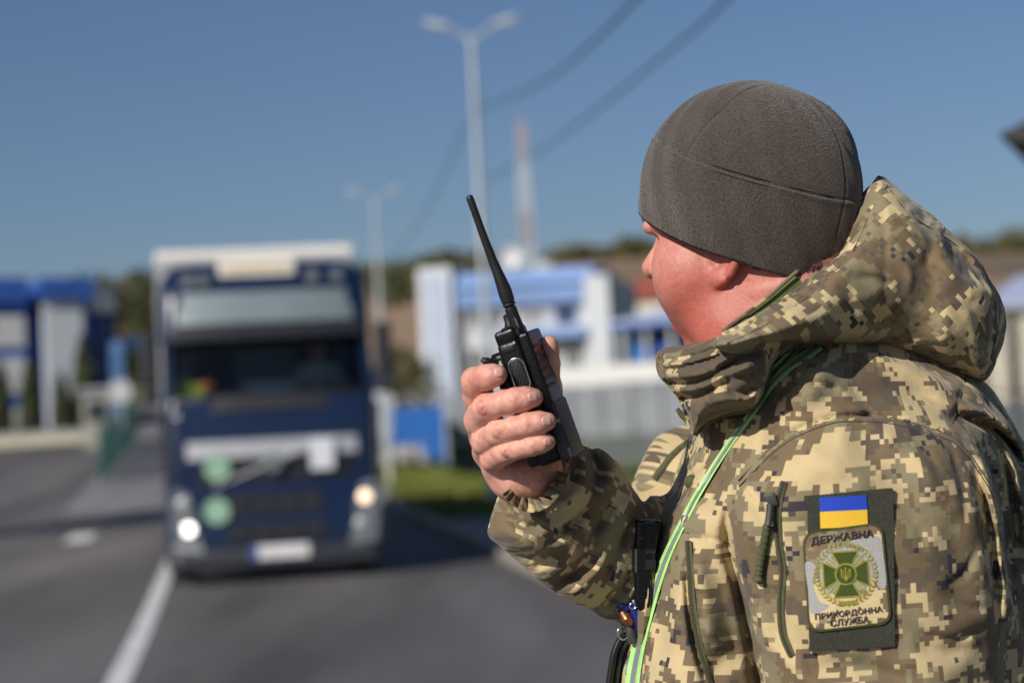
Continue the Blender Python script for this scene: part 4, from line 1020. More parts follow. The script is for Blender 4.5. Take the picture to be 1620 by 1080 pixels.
jack_strokes = strokes([
    # raised right sleeve: diagonal gathers
    ([(866, 858), (902, 831), (926, 807), (940, 790)], 13.75, 8), ([(898, 826), (925, 806), (946, 782)], -6.25, 9), ([(884, 920), (926, 899), (946, 868), (955, 840)], 11.25, 10),
    ([(905, 930), (945, 905), (965, 875)], -6.25, 10), ([(948, 916), (973, 884), (994, 846), (1004, 815)], 12.5, 9), ([(930, 890), (952, 858), (972, 826)], -7.5, 9), ([(960, 908), (985, 870), (1006, 838)], -7.5, 8),
    ([(940, 850), (958, 815), (975, 790)], 8.75, 7), ([(938, 785), (948, 745), (928, 706)], 10, 9), ([(955, 790), (968, 750), (950, 715)], -6.25, 10), ([(990, 748), (1014, 778), (1020, 812)], 12.5, 8), ([(972, 745), (996, 780), (1000, 812)], -6.25, 8),
    ([(798, 870), (830, 878), (861, 876), (895, 872)], 7.5, 8), ([(790, 857), (830, 864), (870, 866), (900, 858)], -6.25, 9), ([(793, 812), (820, 828), (845, 834), (870, 824)], 7.5, 7), ([(782, 838), (815, 848), (850, 848), (880, 835)], -5, 9),
    ([(905, 770), (912, 735), (905, 705)], 7.5, 8), ([(870, 930), (905, 915), (930, 925)], 6.25, 8), ([(950, 960), (985, 935), (1008, 905)], 7.5, 8), ([(840, 900), (870, 885), (900, 890)], 6.25, 7), ([(885, 800), (900, 790), (918, 775)], -6.25, 8),
    # near sleeve: the deep gap beside the chest, folds at the back of the arm
    ([(1166, 760), (1152, 815), (1152, 860), (1166, 920), (1184, 1000), (1200, 1085), (1225, 1250)], 13, 10), ([(1168, 800), (1180, 870), (1200, 960), (1220, 1050)], -5, 16),
    ([(1536, 732), (1553, 775), (1566, 840), (1574, 920), (1578, 1010)], 12, 9), ([(1556, 712), (1580, 770), (1594, 850), (1600, 930)], 12, 8), ([(1572, 692), (1592, 745), (1606, 820), (1612, 900)], 12, 8), ([(1548, 720), (1568, 780), (1582, 850)], -8, 8),
    ([(1510, 655), (1552, 667), (1578, 682), (1600, 705), (1622, 745)], 14, 7), ([(1515, 642), (1560, 655), (1590, 675), (1615, 710)], -8, 9),
    ([(1470, 760), (1505, 840), (1518, 930), (1510, 1010)], 7, 26), ([(1420, 700), (1460, 735), (1500, 800)], -6, 22), ([(1330, 690), (1380, 720), (1430, 765), (1450, 830)], 5, 22), ([(1260, 720), (1310, 735), (1350, 765)], -5, 20),
    ([(1440, 1010), (1490, 1030), (1540, 1010)], 7, 18), ([(1290, 1045), (1380, 1060), (1470, 1085)], 6, 16), ([(1240, 1020), (1280, 1080), (1350, 1120)], -6, 18), ([(1205, 905), (1225, 980), (1245, 1050)], 4, 14),
    # chest: soft drape, shoulder drape
    ([(1150, 700), (1130, 760), (1112, 830)], 5, 16), ([(1235, 620), (1200, 690), (1172, 745)], -5, 18), ([(1100, 860), (1110, 940), (1125, 1020)], -5, 14), ([(1060, 900), (1050, 970), (1040, 1060)], 4, 14), ([(1135, 880), (1150, 960), (1175, 1060)], 5, 14),
    ([(1300, 560), (1290, 600), (1240, 660)], -4, 22), ([(1350, 575), (1440, 590), (1520, 625)], -4, 24), ([(1330, 615), (1420, 625), (1490, 650)], 4, 22), ([(1083, 853), (1086, 905), (1090, 965), (1101, 1025), (1120, 1085)], 7, 5),
    # crisp small creases
    ([(1176, 760), (1200, 790), (1215, 830)], 4, 5), ([(1190, 742), (1214, 752), (1236, 772)], 3, 5), ([(1500, 700), (1520, 760), (1530, 820)], 4, 6), ([(1480, 930), (1530, 960), (1570, 960)], 4, 6), ([(1450, 1000), (1510, 1010), (1560, 990)], 4, 5),
    ([(1170, 880), (1195, 930), (1210, 990)], 3, 5), ([(1134, 700), (1118, 722), (1105, 748)], 3, 5), ([(1112, 770), (1096, 800), (1085, 832)], 3, 5), ([(1395, 562), (1450, 572), (1500, 602)], 3, 5), ([(1250, 600), (1225, 640), (1215, 670)], 3.5, 5),
    ([(1270, 590), (1300, 610), (1345, 618)], 3, 6), ([(1440, 690), (1470, 720), (1490, 770)], 3, 6), ([(1545, 860), (1530, 900), (1495, 930)], 4, 6), ([(1240, 880), (1255, 920), (1256, 970)], 2.5, 6), ([(1425, 800), (1455, 840), (1465, 890)], 2.5, 7),
    # seams
    ([(1168, 760), (1202, 726), (1224, 705), (1255, 684), (1294, 667), (1330, 658), (1380, 658), (1424, 664), (1469, 677), (1504, 689), (1528, 711), (1546, 735), (1564, 764), (1573, 794)], 3.0, 4.5),
    ([(1529, 590), (1521, 622), (1507, 670), (1503, 686)], 2.5, 4), ([(890, 852), (938, 879), (1000, 923)], 2, 3.5), ([(960, 797), (1005, 820)], 2, 3.5), ([(1072, 838), (1110, 849), (1150, 858)], 3, 4),
    ([(1236, 765), (1229, 800), (1230, 850), (1237, 900), (1234, 950), (1237, 1000), (1252, 1040)], 4, 6)])
wobA, wobB = Wob(3, 14, 5, 11), Wob(8, 16, 14, 30)
def jacket_raw(p, px, py, sel=False):
    t = torso(p, px, py); l = lsl(p, px, py); r = rsl(p, px, py)
    sh = ellip(p, C(1082, 772, 2.10), (.052, .055, .07)); sh2 = ellip(p, C(1140, 790, 2.13), (.08, .09, .06))
    if sel: return t, l, r, sh
    f = smin(t, l, .018); f = smin(f, smin(sh, sh2, .03), .02); f = smin(f, r, .012)
    return f
def jacket(p):
    px, py = proj(p); f = jacket_raw(p, px, py)
    near = np.abs(f) < .05
    if near.any():
        q = p[near]; a = wobA(q)*.0028+wobB(q)*.0013
        s = bil(jack_strokes, px[near], py[near]); zc = np.where(px[near] < 1060, 1.87+(px[near]-840)*.0006, 2.02)
        f[near] += a+s*np.clip((zc-q[:, 2])/.05, 0, 1)
    return f
def cspace_box(px0, px1, py0, py1, z0, z1, dref0, dref1):
    return ((px0-810)/F*(dref1 if px0 < 810 else dref0), -(py1-540)/F*dref1, z0), ((px1-810)/F*dref1, -(py0-540)/F*(dref1 if py0 < 540 else dref0), z1)
lo, hi = cspace_box(765, 1640, 535, 1135, 1.70, 2.26, 1.7, 2.0)
lo = (lo[0], lo[1]-.0, lo[2]); hi = (hi[0]+.03, hi[1]+.02, hi[2])
JV, JQ = nets(jacket, lo, hi, .0026)
lo2 = (lo[0], -.80, lo[2]); hi2 = (hi[0]+.03, lo[1]+.012, hi[2])
JV2, JQ2 = nets(jacket, lo2, hi2, .009)
JV = relax(JV, JQ, 1, .4)
def jacket_uv(V, part):
    if part == 0: return cyl_uv(V, C(1350, 1000, 1.985), C(1350, 600, 1.985), .20)
    if part == 1: return cyl_uv(V, C(1425, 1100, 1.86), C(1395, 660, 1.86), .125)
    return np.stack([V@np.array((.80, -.46, .38)), V@np.array((.46, .86, .22))], 1)
def jacket_parts(V, Q):
    px, py = proj(V); t, l, r, sh = jacket_raw(V, px, py, True)
    out = []
    tag_ = np.zeros(len(V), int); tag_[(l < t+.001) & (py > 650)] = 1; tag_[((r < t) & (r < l)) | ((sh < t+.002) & (px < 1130))] = 2
    ft = np.median(tag_[Q], axis=1).astype(int)
    for k in range(3):
        q = Q[ft == k]
        if len(q) == 0: continue
        u, inv = np.unique(q, return_inverse=True); out.append((V[u], inv.reshape(q.shape), k, jacket_uv(V[u], k)))
    return out
print('jacket', len(JV), len(JQ), round(_t.time()-_t0, 1))

# the man's Empty stands at his feet
FOOT = to_world(C(1340, 900, 1.98)); FOOT = np.array((FOOT[0], FOOT[1], float(gz(FOOT[0], FOOT[1])) + .0))
MAN = empty('person', FOOT); tag(MAN, 'border guard in camouflage jacket and grey beanie raising a hand held radio', 'person')
pv = FOOT
def orient(V, Q):
    W = to_world(V); W = W-W.mean(0); vol = np.einsum('ij,ij->i', W[Q[:, 0]], np.cross(W[Q[:, 1]], W[Q[:, 2]])).sum(); return Q if vol > 0 else Q[:, ::-1]
JQ, JQ2 = orient(JV, JQ), orient(JV2, JQ2)
JACK = big('jacket', jacket_parts(JV, JQ)+jacket_parts(JV2, JQ2), [M['camo'], M['camo_sleeve'], M['camo_fore']], MAN, pivot=pv, auto=False)
# ---------------------------------------------------------------- hood and collar
hood_p = Pillow([(1391, 281), (1376, 302), (1360, 328), (1340, 375), (1314, 409), (1271, 452), (1227, 484), (1180, 514), (1140, 534), (1128, 548), (1180, 560), (1240, 557), (1300, 549), (1370, 550), (1430, 559), (1490, 577), (1530, 597), (1549, 603),
                (1566, 597), (1577, 570), (1588, 510), (1584, 470), (1568, 436), (1530, 393), (1480, 343), (1440, 309), (1404, 285)],
                lambda px, py: 1.79+.14*np.clip((px-1180)/220, 0, 1), .115, 120, pw=2.6)
hood_st = strokes([([(1403, 292), (1376, 338), (1355, 384), (1328, 420), (1284, 464), (1238, 497), (1190, 524), (1146, 543)], 2.5, 4),
    ([(1400, 300), (1440, 350), (1490, 385), (1530, 410)], -4, 14), ([(1440, 330), (1470, 370), (1475, 420)], 6, 13), ([(1490, 360), (1525, 420), (1535, 470)], 6, 14), ([(1470, 400), (1520, 440), (1560, 470)], -6, 13),
    ([(1440, 400), (1470, 450), (1465, 500)], 4, 18), ([(1552, 440), (1570, 490), (1568, 560)], 3.5, 5), ([(1310, 430), (1340, 470), (1330, 530)], 4, 20), ([(1240, 500), (1290, 520), (1340, 530)], -4, 16),
    ([(1370, 400), (1400, 450), (1410, 520)], -5, 22), ([(1180, 545), (1230, 545), (1300, 535)], 4, 9), ([(1500, 480), (1530, 530), (1530, 580)], 5, 14), ([(1480, 520), (1500, 560), (1490, 575)], -4, 12),
    ([(1405, 330), (1448, 372), (1475, 430)], 3, 6), ([(1496, 378), (1530, 410), (1550, 450)], 3.5, 6), ([(1200, 538), (1290, 546), (1360, 541)], 3, 5), ([(1330, 480), (1395, 500), (1450, 540)], 3, 6), ([(1484, 355), (1500, 380), (1512, 405)], 5, 6), ([(1350, 440), (1380, 440), (1420, 460)], 3, 7), ([(1270, 500), (1310, 490), (1345, 500)], 2.5, 6), ([(1530, 480), (1550, 520), (1548, 570)], 3, 6), ([(1420, 400), (1440, 430), (1436, 470)], -3, 7)])
wobC = Wob(21, 12, 6, 13)
def hood(p):
    px, py = proj(p); f = hood_p(p, px, py); n = np.abs(f) < .05
    if n.any():
        q = p[n]; f[n] += wobC(q)*.0024+wobB(q)*.0016+bil(hood_st, px[n], py[n])*np.clip((1.93-q[:, 2])/.05, 0, 1)
    return f
lo, hi = cspace_box(1115, 1600, 270, 615, 1.66, 2.10, 1.7, 2.1); HV, HQ = nets(hood, lo, hi, .0024); HV = relax(HV, HQ, 1, .4)
def hood_uv(V): return cyl_uv(V, C(1225, 620, 1.95), C(1475, 370, 1.95), .13)
HOOD = big('hood', [(HV, HQ, 0, hood_uv(HV))], M['camo_hood'], JACK)

collar_p = Pillow([(1038, 566), (1048, 554), (1075, 549), (1110, 541), (1150, 527), (1200, 503), (1262, 462), (1300, 470), (1290, 540), (1232, 566), (1217, 598), (1206, 632), (1186, 650), (1160, 655), (1136, 662), (1116, 675), (1099, 690), (1090, 676),
                  (1084, 650), (1073, 628), (1056, 608), (1042, 590)], lambda px, py: 1.885-.07*np.clip((px-1040)/150, 0, 1)+.085*np.clip((px-1205)/80, 0, 1), .085, 52, pw=2.1)
col_st = strokes([([(1036, 571), (1060, 571), (1090, 566), (1140, 549), (1185, 528)], 3.2, 3.6), ([(1040, 583), (1065, 583), (1095, 577), (1130, 566), (1165, 551)], 3.2, 3.6), ([(1040, 562), (1090, 555), (1150, 535)], -2.0, 4), ([(1045, 577), (1090, 571), (1140, 557)], -2.2, 4),
    ([(1056, 604), (1080, 606), (1110, 602), (1142, 588), (1170, 570)], 5, 5), ([(1050, 594), (1085, 594), (1120, 586), (1150, 573)], -3, 6), ([(1074, 628), (1095, 628), (1115, 621), (1138, 608), (1152, 600)], 5, 5), ([(1068, 616), (1100, 614), (1130, 604)], -3, 6),
    ([(1130, 586), (1150, 577), (1182, 563), (1215, 552)], 7, 6), ([(1148, 600), (1160, 618), (1180, 621), (1202, 606)], 5, 7), ([(1136, 594), (1160, 589), (1190, 576)], -5, 7), ([(1190, 590), (1197, 612), (1190, 632)], -3, 7),
    ([(1102, 664), (1130, 650), (1160, 644), (1188, 640)], 2.5, 4), ([(1120, 640), (1150, 632), (1176, 632)], -3, 7), ([(1085, 640), (1095, 660), (1100, 680)], -2, 5)], .10)
def collar(p):
    px, py = proj(p); f = collar_p(p, px, py); n = np.abs(f) < .05
    if n.any():
        q = p[n]; f[n] += wobB(q)*.0014+bil(col_st, px[n], py[n])*np.clip((1.89-q[:, 2])/.03, 0, 1)
    return f
lo, hi = cspace_box(1025, 1310, 450, 700, 1.68, 2.02, 1.68, 2.02); KV, KQ = nets(collar, lo, hi, .0020)
COLLAR = big('collar', [(KV, KQ, 0, cyl_uv(KV, C(1180, 640, 1.86), C(1150, 500, 1.86), .085))], M['camo_collar'], JACK)
shell = lambda p: np.minimum(np.minimum(jacket(p), hood(p)), collar(p))
def lay(f, pts, n=10, dz=0.0, smooth=5):
    """lay a drawn line on the body f: returns (px, py, depth) samples"""
    pl = crom(pts, n); d, hit = march(f, pl[:, 0], pl[:, 1])
    if smooth:
        k = np.ones(smooth)/smooth; d = np.convolve(np.pad(d, smooth//2, mode='edge'), k, mode='valid')
    return np.concatenate([pl, (d-dz)[:, None]], 1)
# hem of the hood: a rolled, stitched edge
hem = [(1393, 283), (1378, 304), (1362, 330), (1342, 376), (1316, 410), (1273, 453), (1229, 485), (1182, 514), (1144, 533)]
pl = crom(hem, 10); dd = hood_p.d0(pl[:, 0], pl[:, 1])-.010
hp = np.concatenate([pl, dd[:, None]], 1); V, Q = cord([C(*q) for q in hp], .0042, 8)
uvh = cyl_uv(V, C(1225, 620, 1.95), C(1475, 370, 1.95), .13)
big('hem', [(V, Q, 0, uvh)], M['camo_hood'], HOOD)
# olive fleece lining between the hem and the neck, with the pale inner edge
lin_up = crom([(1368, 318), (1338, 380), (1300, 407), (1271, 424), (1209, 476), (1165, 508), (1146, 524)], 8); lin_lo = crom([(1384, 296), (1350, 362), (1318, 412), (1275, 455), (1230, 487), (1183, 516), (1146, 535)], 8)
rows = []
for t in np.linspace(0, 1, 7):
    q = lin_up*(1-t)+lin_lo*t; d = 1.797+.11*np.clip((q[:, 0]-1180)/200, 0, 1)+.010*(1-t)-.004*math.sin(t*3.14); rows.append([C(a, b_, c_) for (a, b_), c_ in zip(q, d)])
for t in np.linspace(1, 0, 3):
    q = lin_up*(1-t)+lin_lo*t; d = 1.807+.11*np.clip((q[:, 0]-1180)/200, 0, 1)+.010*(1-t); rows.append([C(a, b_, c_) for (a, b_), c_ in zip(q, d)])
R_ = len(rows); K_ = len(rows[0]); V = np.array(rows).reshape(-1, 3)
Q = np.array([(i*K_+j, i*K_+j+1, ((i+1) % R_)*K_+j+1, ((i+1) % R_)*K_+j) for i in range(R_) for j in range(K_-1)])
big('lining', [(V, Q, 0, None)], M['lining'], HOOD)
q = crom([(1352, 352), (1336, 381), (1304, 404), (1268, 424), (1209, 475), (1168, 505), (1142, 526)], 8); d = 1.799+.11*np.clip((q[:, 0]-1180)/200, 0, 1)
V, Q = ribbon(np.concatenate([q, d[:, None]], 1), 3.2, .002, .0, prof=.001)
big('inner_edge', [(V, Q, 0, cyl_uv(V, C(1225, 620, 1.95), C(1475, 370, 1.95), .13)*1.0)], M['camo_collar'], HOOD)
# collar hem piping
V1, Q1 = ribbon(lay(collar, [(1099, 688), (1112, 674), (1132, 661), (1158, 653), (1184, 648), (1204, 630), (1214, 600), (1222, 575)], 8), 4.0, .003, .001, prof=.001)
V2, Q2 = ribbon(lay(collar, [(1044, 566), (1047, 588), (1060, 607), (1076, 627), (1086, 650), (1092, 676)], 8), 4.5, .003, .001, prof=.0015)
big('collar_hem', [(V1, Q1, 0, None)], M['olive_web'], COLLAR)
big('collar_edge', [(V2, Q2, 0, cyl_uv(V2, C(1180, 640, 1.86), C(1150, 500, 1.86), .085))], M['camo_collar'], COLLAR)
# zip pull hanging under the collar
V, Q = ribbon([(1071, 646, 1.885), (1078, 655, 1.885), (1086, 664, 1.885), (1091, 672, 1.883)], [3, 5, 4.5, 3], .003, 0, prof=.001); big('collar_zip_pull', [(V, Q, 0, None)], M['olive_web'], COLLAR)
def stitch_on(f, pts, parent, r=.0006):
    ln = lay(f, pts, 10, .0002, 7); b = MB(); b.tube([to_world(C(*q))-FOOT for q in ln], r, 5); return b.build('seam', M['thread'], parent)
stitch_on(hood, [(1404, 293), (1377, 338), (1356, 384), (1329, 420), (1285, 464), (1239, 497), (1191, 525), (1150, 543)], HOOD)
stitch_on(hood, [(1536, 402), (1563, 440), (1574, 480), (1575, 530), (1562, 590)], HOOD); stitch_on(hood, [(1408, 300), (1440, 340), (1490, 372), (1536, 404)], HOOD)
print('hood', len(HV), 'collar', len(KV), round(_t.time()-_t0, 1))

# ---------------------------------------------------------------- beanie
def hat_axes():
    a = np.array((.255, .955, -.235)); a /= np.linalg.norm(a); b = np.array((math.cos(R(25)), 0, -math.sin(R(25)))); b -= a*(a@b); b /= np.linalg.norm(b); e = np.cross(a, b); return a, b, (e if e[2] > 0 else -e)
HA, HB, HE = hat_axes()
HC = C(1169, 374, 1.922)
mpp = 1.922/F
def hat_pt(h, th, off=0.0):
    """h: 0 rim .. 1 crown; th: angle; off: outward metres"""
    H = 246*mpp; rb, re = 180*mpp, 138*mpp
    z0 = .20
    if np.ndim(h) == 0: h = np.full(np.shape(th), h)
    hh = np.clip(h, 0, 1); s = np.clip((hh-z0)/(1-z0), 0, 1)
    ang = s*math.pi/2
    rr = np.where(hh < z0, 1-.05*((z0-hh)/z0)**1.5, np.cos(ang)**.90)
    zz = np.where(hh < z0, hh/z0*.26, .26+.74*np.sin(ang)**1.0)
    zz = zz-(.05*np.sin(th)**2+.085*np.clip(np.cos(th), 0, 1)**2)*(1-hh)**2                                  # the rim dips over the ears
    p = HC+(zz*(H+off))[..., None]*HA+(rr*(rb+off)*np.cos(th))[..., None]*HB+(rr*(re+off)*np.sin(th))[..., None]*HE
    return p
def hat_mesh(nh=340, nt=460):
    hs = np.linspace(0, .996, nh); ts = np.linspace(0, 2*math.pi, nt, endpoint=False)
    Hh, Th = np.meshgrid(hs, ts, indexing='ij')
    band = .35+.012*np.cos(Th-.4)                                     # seam between the band and the crown
    off = -.0010*np.exp(-((Hh-band)/.0055)**2)+.0008*np.exp(-((Hh-band+.016)/.011)**2)
    for k, t0 in enumerate((-2.05, -.42, 2.6, 1.1)):                  # crown seams
        cur = t0+.16*(Hh-.35)
        dth = np.angle(np.exp(1j*(Th-cur))); off += np.where(Hh > band, 1, 0)*np.clip((.93-Hh)/.1, 0, 1)*(-.0012*np.exp(-(dth*np.cos(np.clip((Hh-.2)/.8, 0, 1)*1.5)/.010)**2))
    dth = np.angle(np.exp(1j*(Th+.42))); off += np.where(Hh <= band, 1, 0)*(-.0013*np.exp(-(dth/.010)**2))
    off += (.0016*np.sin(Th*3+1+Hh*4)*np.sin(Hh*6)+.0009*np.sin(Th*7+Hh*9)+.0006*np.sin(Th*17+Hh*23))*np.clip((.95-Hh)/.15, 0, 1)
    P_ = hat_pt(Hh, Th, off).reshape(-1, 3)
    # turn the rim in
    inner = np.stack([hat_pt(np.full(nt, h_), ts, o_) for h_, o_ in ((-.0, .0), (.0, -.002), (.01, -.004), (.05, -.005), (.2, -.005))])
    inner[0] = P_[:nt]; inner[1] -= HA*.0035; inner = inner.reshape(-1, 3)
    V = np.concatenate([P_, inner[nt:], [hat_pt(np.array([1.0]), np.array([0.0]))[0]]])
    idx = lambda i, j: i*nt+j % nt
    Q = [(idx(i, j), idx(i, j+1), idx(i+1, j+1), idx(i+1, j)) for i in range(nh-1) for j in range(nt)]
    base = nh*nt
    rowi = lambda i, j: (j % nt) if i == 0 else base+(i-1)*nt+j % nt
    Q += [(rowi(i, j), rowi(i+1, j), rowi(i+1, j+1), rowi(i, j+1)) for i in range(4) for j in range(nt)]
    top = len(V)-1; Q += [(idx(nh-1, j), idx(nh-1, j+1), top, top) for j in range(nt)]
    return V, np.array(Q)
def fleece():
    m, t, b = nodes('grey_fleece'); L = t.links.new; tc = node(t, 'ShaderNodeTexCoord')
    n = node(t, 'ShaderNodeTexNoise'); n.inputs['Scale'].default_value = 520; n.inputs['Detail'].default_value = 3; n.inputs['Roughness'].default_value = .6; n.inputs['Distortion'].default_value = .8; L(tc.outputs['Object'], n.inputs['Vector'])
    n2 = node(t, 'ShaderNodeTexNoise'); n2.inputs['Scale'].default_value = 20; n2.inputs['Detail'].default_value = 4; L(tc.outputs['Object'], n2.inputs['Vector'])
    r = node(t, 'ShaderNodeValToRGB'); r.color_ramp.elements[0].position = .32; r.color_ramp.elements[1].position = .66
    r.color_ramp.elements[0].color = (.042, .033, .028, 1); r.color_ramp.elements[1].color = (.093, .075, .063, 1); L(n.outputs['Fac'], r.inputs[0])
    ov = node(t, 'ShaderNodeMix', data_type='RGBA', blend_type='OVERLAY'); ov.inputs[0].default_value = .3; L(r.outputs[0], ov.inputs[6]); L(n2.outputs['Fac'], ov.inputs[7]); L(ov.outputs[2], b.inputs['Base Color'])
    b.inputs['Roughness'].default_value = .95; b.inputs['Specular IOR Level'].default_value = .1; b.inputs['Sheen Weight'].default_value = .35; b.inputs['Sheen Roughness'].default_value = .45
    bp = node(t, 'ShaderNodeBump'); bp.inputs['Strength'].default_value = .9; bp.inputs['Distance'].default_value = .0022; L(n.outputs['Fac'], bp.inputs['Height']); L(bp.outputs[0], b.inputs['Normal']); return m
M['fleece'] = fleece()
V, Q = hat_mesh(); HAT = big('beanie', [(V, Q, 0, None)], M['fleece'], MAN, pivot=pv)
V, Q = [], []
ths = np.linspace(0, 2*math.pi, 200); bs = .35+.012*np.cos(ths-.4)
sv_, sq_ = cord(hat_pt(bs-.012, ths, -.0001), .0007, 5); s2, q2 = cord(hat_pt(bs+.010, ths, -.0003), .0006, 5)
big('seam_stitching', [(sv_, sq_, 0, None), (s2, q2, 0, None)], mat('fleece_thread', (.055, .047, .041), .9), HAT)
# ---------------------------------------------------------------- head, hand and the hidden body as one skin mesh
HD = C(1205, 430, 1.925); ca, sa = math.cos(R(25)), math.sin(R(25))
hf, hu, hl = np.array((-ca, 0, sa)), np.array((0, 1.0, 0)), np.array((-sa, 0, -ca))
loc = lambda p: np.stack([(p-HD)@hf, (p-HD)@hl, (p-HD)@hu], 1)
A_ = lambda *v: np.array(v, float)
def ear(q, s):
    e = q-A_(.014, s*.071, .017)
    an = R(22); fx_, ou = math.cos(an), math.sin(an)           # ear plane turned out from the skull
    ax = np.array([[fx_, -s*ou*1.0, 0], [s*ou, fx_, 0], [0, 0, 1]]); e = e@ax.T
    e = np.stack([e[:, 0]+.18*e[:, 2], e[:, 1], e[:, 2]], 1)
    d = ellip(e, A_(-.004, 0, 0), (.017, .0055, .029))
    rim = [(A_(-.004+.0165*math.cos(t)*1.0, s*.0035, .028*math.sin(t)), .0042) for t in np.linspace(-1.9, 4.0, 16)]
    d = smin(d, chain(e, rim), .004)
    lobe = ellip(e, A_(.001, s*.003, -.0245), (.0095, .0050, .0105)); d = smin(d, lobe, .006)
    d = smax(d, -ellip(e, A_(.001, s*.007, -.002), (.0085, .0055, .014)), .004)
    d = smin(d, ellip(e, A_(.011, s*.002, -.006), (.004, .004, .006)), .004)
    return d
def headf(p):
    q = loc(p)
    f = ellip(q, A_(-.004, 0, .046), (.098, .070, .082))
    f = smin(f, ellip(q, A_(.032, 0, -.006), (.068, .064, .080)), .03)
    for s in (-1, 1):
        f = smin(f, ellip(q, A_(.056, s*.041, -.006), (.036, .034, .034)), .026)
        f = smin(f, ellip(q, A_(.010, s*.046, -.056), (.040, .029, .036)), .024)
        f = smin(f, ellip(q, A_(.096, s*.030, .044), (.013, .022, .011)), .012)
        f = smin(f, ellip(q, A_(.060, s*.049, .012), (.028, .020, .026)), .016)
    f = smin(f, ellip(q, A_(.046, 0, -.088), (.029, .036, .026)), .018)
    f = smin(f, ellip(q, A_(.022, 0, -.100), (.045, .050, .028)), .025)
    for s in (-1, 1):
        f = smax(f, -ellip(q, A_(.102, s*.033, .024), (.014, .016, .011)), .008)
        f = smin(f, ellip(q, A_(.082, s*.032, .023), (.0125, .0145, .0125)), .004)
    f = smin(f, chain(q, [(A_(.097, 0, .040), .008), (A_(.104, 0, .022), .0088), (A_(.1115, 0, .006), .0118)]), .008)
    for s in (-1, 1):
        f = smin(f, ellip(q, A_(.103, s*.0115, .003), (.010, .0075, .0075)), .004)
        f = smax(f, -ellip(q, A_(.106, s*.007, -.0055), (.005, .0035, .004)), .002)
    f = smin(f, ellip(q, A_(.079, 0, -.040), (.011, .026, .0075)), .006); f = smin(f, ellip(q, A_(.077, 0, -.053), (.011, .022, .0075)), .006)
    f = smax(f, -ellip(q, A_(.0925, 0, -.0465), (.010, .024, .0016)), .0025)
    f = smin(f, chain(q, [(A_(-.030, 0, -.02), .066), (A_(-.045, 0, -.10), .066), (A_(-.056, 0, -.17), .062)]), .022)
    # soft rolls at the nape and under the jaw
    f = f+.0011*np.sin(q[:, 2]*330+q[:, 0]*60)*np.exp(-((q[:, 0]+.06)/.035)**2)*np.exp(-((q[:, 2]+.03)/.04)**2)
    for s in (-1, 1): f = smin(f, ear(q, s), .0028)
    return f
lo = np.min([HD-.19], 0)-A_(0, .04, 0); lo = HD+A_(-.16, -.21, -.15); hi = HD+A_(.15, .16, .17)
V0, Q0 = nets(headf, lo, hi, .0019)
# right hand round the radio
fing = [
    [(768, 660, 1.812, 25), (757, 628, 1.790, 24), (753, 603, 1.768, 22.5), (768, 597, 1.748, 19.5), (778, 594.5, 1.742, 18), (787, 592.5, 1.740, 15.5)],
    [(768, 690, 1.808, 25), (759, 664, 1.780, 24), (770, 645, 1.752, 22), (795, 637, 1.737, 18.8), (815, 633, 1.733, 19), (831, 630, 1.732, 17.6), (844, 628.5, 1.733, 15)],
    [(772, 715, 1.808, 24), (768, 697, 1.778, 22), (789, 683, 1.750, 20.5), (814, 676, 1.735, 17.6), (836, 671, 1.731, 18), (853, 668, 1.730, 16.8), (866, 666.5, 1.731, 14)],
    [(788, 742, 1.808, 22), (780, 724, 1.780, 20), (800, 714, 1.753, 18.5), (822, 708.5, 1.739, 15.8), (842, 704, 1.734, 16), (856, 700.5, 1.733, 14.6), (867, 699, 1.734, 12)],
]
thumb = [(852, 765, 1.86, 27), (876, 712, 1.840, 23), (876, 660, 1.825, 19), (871, 615, 1.810, 17), (868, 575, 1.798, 16.3), (867.5, 552, 1.793, 15), (867, 546, 1.792, 14)]
